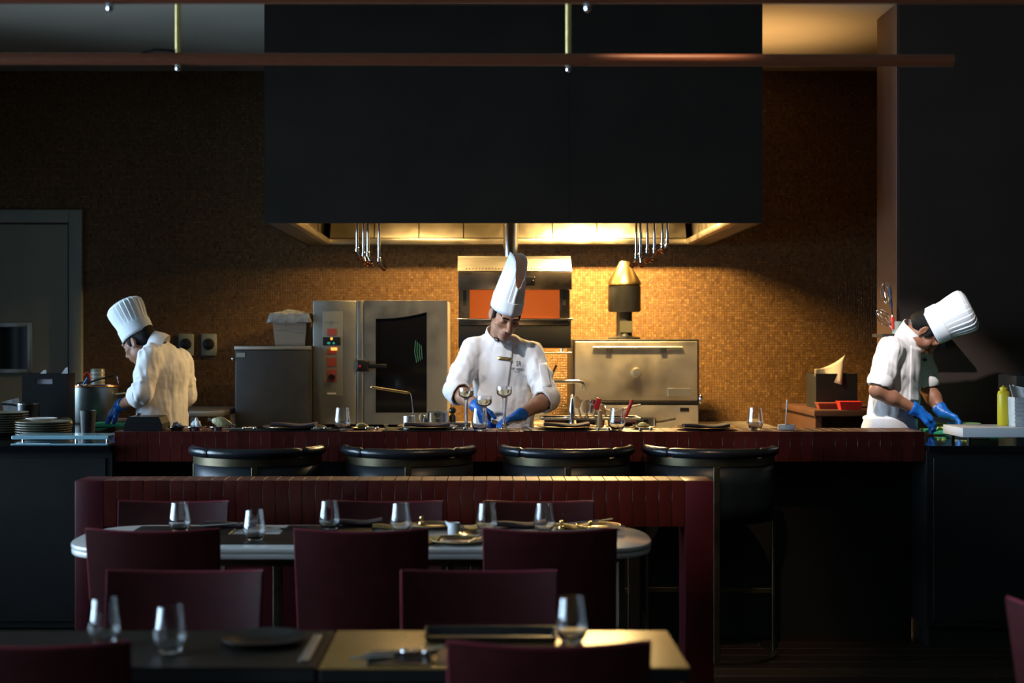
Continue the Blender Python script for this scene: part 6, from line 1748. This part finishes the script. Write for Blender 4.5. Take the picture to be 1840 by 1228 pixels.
    for s in (-1, 1):
        hip = J['pelvis'] + side * s * 0.085 - (0, 0, 0.1); kn_ = hip * 1.0; kn_[2] = 0.5; kn_ = kn_ + f * 0.02; an = kn_ + side * s * 0.02 - f * 0.03; an[2] = 0.06
        F.cone(hip, kn_, 0.088, 0.066, 0.03).cone(kn_, an, 0.066, 0.052, 0.02); feet.append(an)
    v, q = F.mesh(); mesh_obj('trousers', v, q, TROUS, root, base, 1)
    for an in feet:
        F = Field(an - (0.25, 0.25, 0.06), an + (0.25, 0.25, 0.12), 0.008)
        h0 = an.copy(); h0[2] = 0.045
        F.cone(h0 - f * 0.05, h0 + f * 0.15, 0.042, 0.038, 0.02).cone(an, h0, 0.045, 0.045, 0.02); F.cut((0, 0, -1), (0, 0, 0.001))
        v, q = F.mesh(); mesh_obj('shoe', v, q, BLACK, root, base, 1)
    return root, base, bvh, f, J

def on_jacket(bvh, base, px, py, lift=0.003):
    """the point of the jacket that the photograph shows at px, py"""
    d = Vector((X(px, 1.0), 1.0, -(py - CY) / FPX)).normalized()
    hit, nrm, _, dist = bvh.ray_cast(Vector((0, 0, EYE)), d)
    if hit is None: return None
    if nrm.dot(d) > 0: nrm = -nrm
    return hit + nrm * lift - Vector(base)
def patch(bvh, base, quad, name, m, parent, nu=10, nv=12, lift=0.004, thick=0.003, fade=False):
    """cloth panel lying on the jacket between four image corners (tl, tr, br, bl)"""
    b = B()
    prev = [None]
    def fn(u, v):
        a = [quad[0][i] * (1 - u) + quad[1][i] * u for i in (0, 1)]; c = [quad[3][i] * (1 - u) + quad[2][i] * u for i in (0, 1)]
        p = on_jacket(bvh, base, a[0] * (1 - v) + c[0] * v, a[1] * (1 - v) + c[1] * v, lift if not fade else -0.004 + (lift + 0.004) * min(1, u * 1.8))
        if p is None: p = prev[0]
        prev[0] = p
        return p
    b.grid(fn, nu, nv)
    o = b.build(name, m, parent, smooth=60)
    solid(o, thick, 0)
    return o
def lettering(bvh, base, parent, text, name, px, py, hpx, wpx, rot, m, font_scale=1.0, slant=0.0):
    cu = bpy.data.curves.new(name, 'FONT'); cu.body = text; cu.size = 1.0; cu.align_x = 'CENTER'; cu.align_y = 'CENTER'; cu.resolution_u = 3; cu.space_character = 1.15
    cu.offset = 0.018
    to = bpy.data.objects.new(name, cu); C.objects.link(to)
    dg = bpy.context.evaluated_depsgraph_get()
    me = bpy.data.meshes.new_from_object(to.evaluated_get(dg))
    bpy.data.objects.remove(to)
    xs = [v.co.x for v in me.vertices]; ys = [v.co.y for v in me.vertices]
    sx = wpx / (max(xs) - min(xs)); sy = hpx / (max(ys) - min(ys))
    cxm, cym = (max(xs) + min(xs)) / 2, (max(ys) + min(ys)) / 2
    ca, sa = math.cos(rot), math.sin(rot)
    last = Vector((0, 0, 0))
    for v in me.vertices:
        u, w = (v.co.x - cxm) * sx, -(v.co.y - cym) * sy
        p = on_jacket(bvh, base, px + u * ca - w * sa, py + u * sa + w * ca, 0.0025)
        if p is not None: last = p
        v.co = last
    o = bpy.data.objects.new(name, me); C.objects.link(o); o.parent = parent
    me.materials.clear(); me.materials.append(m)
    return o

# ---- the chef plating at the bar
c1, b1, v1, f1, J1 = chef(dict(
    label='person in white chef jacket and tall pinched hat, plating at the bar in blue gloves', yaw=4, seed=11, skin=SKIN,
    pelvis=(X(905, 7.8), 7.80, 0.95), chest=(X(904, 7.77), 7.77, 1.335), neck=(X(896, 7.745), 7.745, 1.515), head=tuple(at(908, 567, 7.63)), head_rot=(14, 31, 7),
    shR=tuple(at(850, 629, 7.75)), shL=tuple(at(956, 637, 7.75)), elR=tuple(at(818, 702, 7.62)), elL=tuple(at(985, 716, 7.60)),
    wrR=tuple(at(862, 734, 7.43)), wrL=tuple(at(930, 750, 7.38)),
    handR=(0.35, -0.35, -0.85), palmR=(0.75, 0.45, 0.0), curlR=0.75, thumbR=1, handL=(-0.85, -0.45, -0.22), palmL=(-0.2, -0.25, -0.95), curlL=0.7, thumbL=-1,
    hat='pinched', tall=0.30, tilt=-6, sleeve=0.02, slim=0.97))
# double breasted flap, badge and embroidery
patch(v1, b1, ((884, 616), (922, 621), (906, 745), (856, 745)), 'jacket_flap', COTTON, c1, 16, 18, 0.005, 0.004, True)
patch(v1, b1, ((968, 655), (982, 652), (990, 695), (974, 697)), 'sleeve_pocket', COTTON, c1, 8, 8, 0.003, 0.003)
patch(v1, b1, ((895, 641.5), (918, 644.0), (918, 650), (895, 647.5)), 'name_badge', BRASS, c1, 8, 3, 0.011, 0.003)
patch(v1, b1, ((888.5, 607), (897, 611), (897, 616), (888.5, 612)), 'neck_tab', MATD, c1, 3, 3, 0.010, 0.002)
lettering(v1, b1, c1, 'ST. REGIS', 'embroidered_name', 930.5, 664, 4.2, 23, R(5), INK)
lettering(v1, b1, c1, 'DOHA', 'embroidered_place', 929, 668.5, 2.4, 9, R(5), INK)
lettering(v1, b1, c1, 'SR', 'embroidered_monogram', 932, 654, 9, 9, R(6), INK)

# ---- the chef bending over the chopping board
c2, b2, v2, f2_, J2 = chef(dict(
    label='person in white chef jacket and apron bending over a green chopping board', yaw=48, seed=23, skin=SKIN2,
    pelvis=(X(1600, 7.85), 7.85, 0.95), chest=(X(1612, 7.85), 7.85, 1.31), collar_h=0.055, neck=(X(1636, 7.84), 7.84, 1.52), head=tuple(at(1663, 597, 7.80)), head_rot=(70, 64, 0),
    shR=(X(1600, 7.72), 7.72, 1.445), shL=(X(1652, 7.98), 7.98, 1.44), elR=tuple(at(1577, 702, 7.66)), elL=tuple(at(1668, 700, 7.96)),
    wrR=tuple(at(1650, 739, 7.68)), wrL=tuple(at(1694, 742, 7.86)),
    handR=(0.85, 0.05, -0.5), palmR=(-0.45, 0.3, -0.8), curlR=0.8, thumbR=-1, handL=(0.75, -0.4, -0.4), palmL=(-0.3, -0.3, -0.9), curlL=0.9, thumbL=1,
    hat='round', tall=0.235, tilt=0, sleeve=0.0, shortR=True, shortL=True, apron_top=0.13, belly=0.0, hem=0.06))
patch(v2, b2, ((1636, 622), (1655, 626), (1652, 725), (1633, 722)), 'jacket_flap', COTTON, c2, 8, 16, 0.004, 0.003)
patch(v2, b2, ((1656.5, 645), (1663, 644.5), (1663, 648.5), (1656.5, 649)), 'name_badge', BRONZE, c2, 3, 2, 0.006, 0.003)

# ---- the chef seen from behind by the stock pot
c3, b3, v3, f3, J3 = chef(dict(
    label='person in white chef jacket seen from behind, working beside the stock pot', yaw=-122, seed=37, skin=SKIN2,
    pelvis=(X(294, 8.42), 8.42, 0.94), chest=(X(294, 8.42), 8.42, 1.28), neck=(X(280, 8.42), 8.42, 1.465), head=tuple(at(251, 616, 8.44)), head_rot=(-112, 30, 0),
    shR=(X(325, 8.55), 8.55, 1.372), shL=(X(268, 8.27), 8.27, 1.392), elR=tuple(at(334, 712, 8.62)), elL=tuple(at(256, 708, 8.18)),
    wrR=(X(300, 8.85), 8.86, 1.10), wrL=tuple(at(214, 730, 8.33)),
    handR=(-0.8, 0.3, -0.4), palmR=(0, 0, -1), curlR=0.6, thumbR=-1, handL=(-0.68, 0.12, -0.72), palmL=(0.4, 0.3, -0.5), curlL=0.45, thumbL=1,
    hat='round', tall=0.225, tilt=0, sleeve=0.03, apron_top=0.02))

# knife in the bending chef's hand
kn = thing('chef_knife', 'broad steel chef knife in the bending chef hand', 'knife', tuple(at(1668, 752, 7.70)))
B().prism([(-0.09, -0.008), (0.0, -0.008), (0.0, 0.012), (-0.09, 0.01)], 'y', -0.008, 0.008).build('handle', PLASTB, kn)
B().prism([(0.001, -0.014), (0.06, -0.016), (0.14, -0.012), (0.17, -0.002), (0.12, 0.01), (0.001, 0.016)], 'y', -0.0012, 0.0012).build('blade', CHROME, kn)
kn.rotation_euler = (0, R(6), R(14))
sk = thing('plating_knife', 'small steel palette knife held by the plating chef', 'knife', tuple(at(884, 757, 7.36)))
B().tube([(-0.03, 0, 0.05), (-0.005, 0, 0.012)], 0.006, 8).build('handle', PLASTB, sk)
B().box((-0.002, -0.002, -0.008), (0.08, 0.002, 0.010), 0.0008, 1, rot=Matrix.Rotation(R(22), 3, 'Y'), piv=(0, 0, 0)).build('blade', CHROME, sk)

# ================================================================== CEILING SPOTS (out of view, above the dining room)
SPOT_W = 110.0
def downlight(loc, target, power, ang, label, col=(1.0, 0.66, 0.36)):
    r = thing('ceiling_spot', label, 'lamp', loc, group='ceiling spots')
    B().lathe([(0.05, -0.0005), (0.05, -0.012), (0.036, -0.012), (0.036, -0.0005)], (0, 0, 0), 24, close=True).build('ring', BRONZE, r)
    B().cyl((0, 0, -0.01), (0, 0, -0.0005), 0.034, seg=20).build('lens', mat('spot_lens', (0.9, 0.8, 0.6), 0.3, emit=((1.0, 0.7, 0.4), 2.0), noise=(3, 0.02)), r)
    l = bpy.data.lights.new('spot_beam', 'SPOT'); l.energy = power; l.color = col; l.spot_size = R(ang); l.spot_blend = 0.6; l.shadow_soft_size = 0.04
    o = bpy.data.objects.new('spot_beam', l); C.objects.link(o); o.location = (loc[0], loc[1], loc[2] - 0.03)
    o.rotation_euler = (Vector(target) - Vector(o.location)).to_track_quat('-Z', 'Y').to_euler()
downlight((0.75, 4.6, CEIL), (0.55, 6.5, 0.8), SPOT_W, 42, 'recessed warm ceiling spot aimed at the tiled screen and bar')
NEUTRAL = (1.0, 0.93, 0.90)
downlight((-1.0, 5.7, CEIL), (0.06, 7.7, 1.40), 300.0, 16, 'recessed neutral ceiling spot aimed at the plating chef', NEUTRAL)
downlight((1.1, 6.0, CEIL), (2.33, 7.84, 1.44), 560.0, 20, 'recessed neutral ceiling spot aimed at the bending chef', NEUTRAL)
downlight((0.9, 7.35, CEIL), (-1.80, 8.38, 1.20), 105.0, 13, 'unseen warm ceiling spot added for the chef by the stock pot', (1.0, 0.62, 0.26))  # unseen spot added to warm the back of this chef
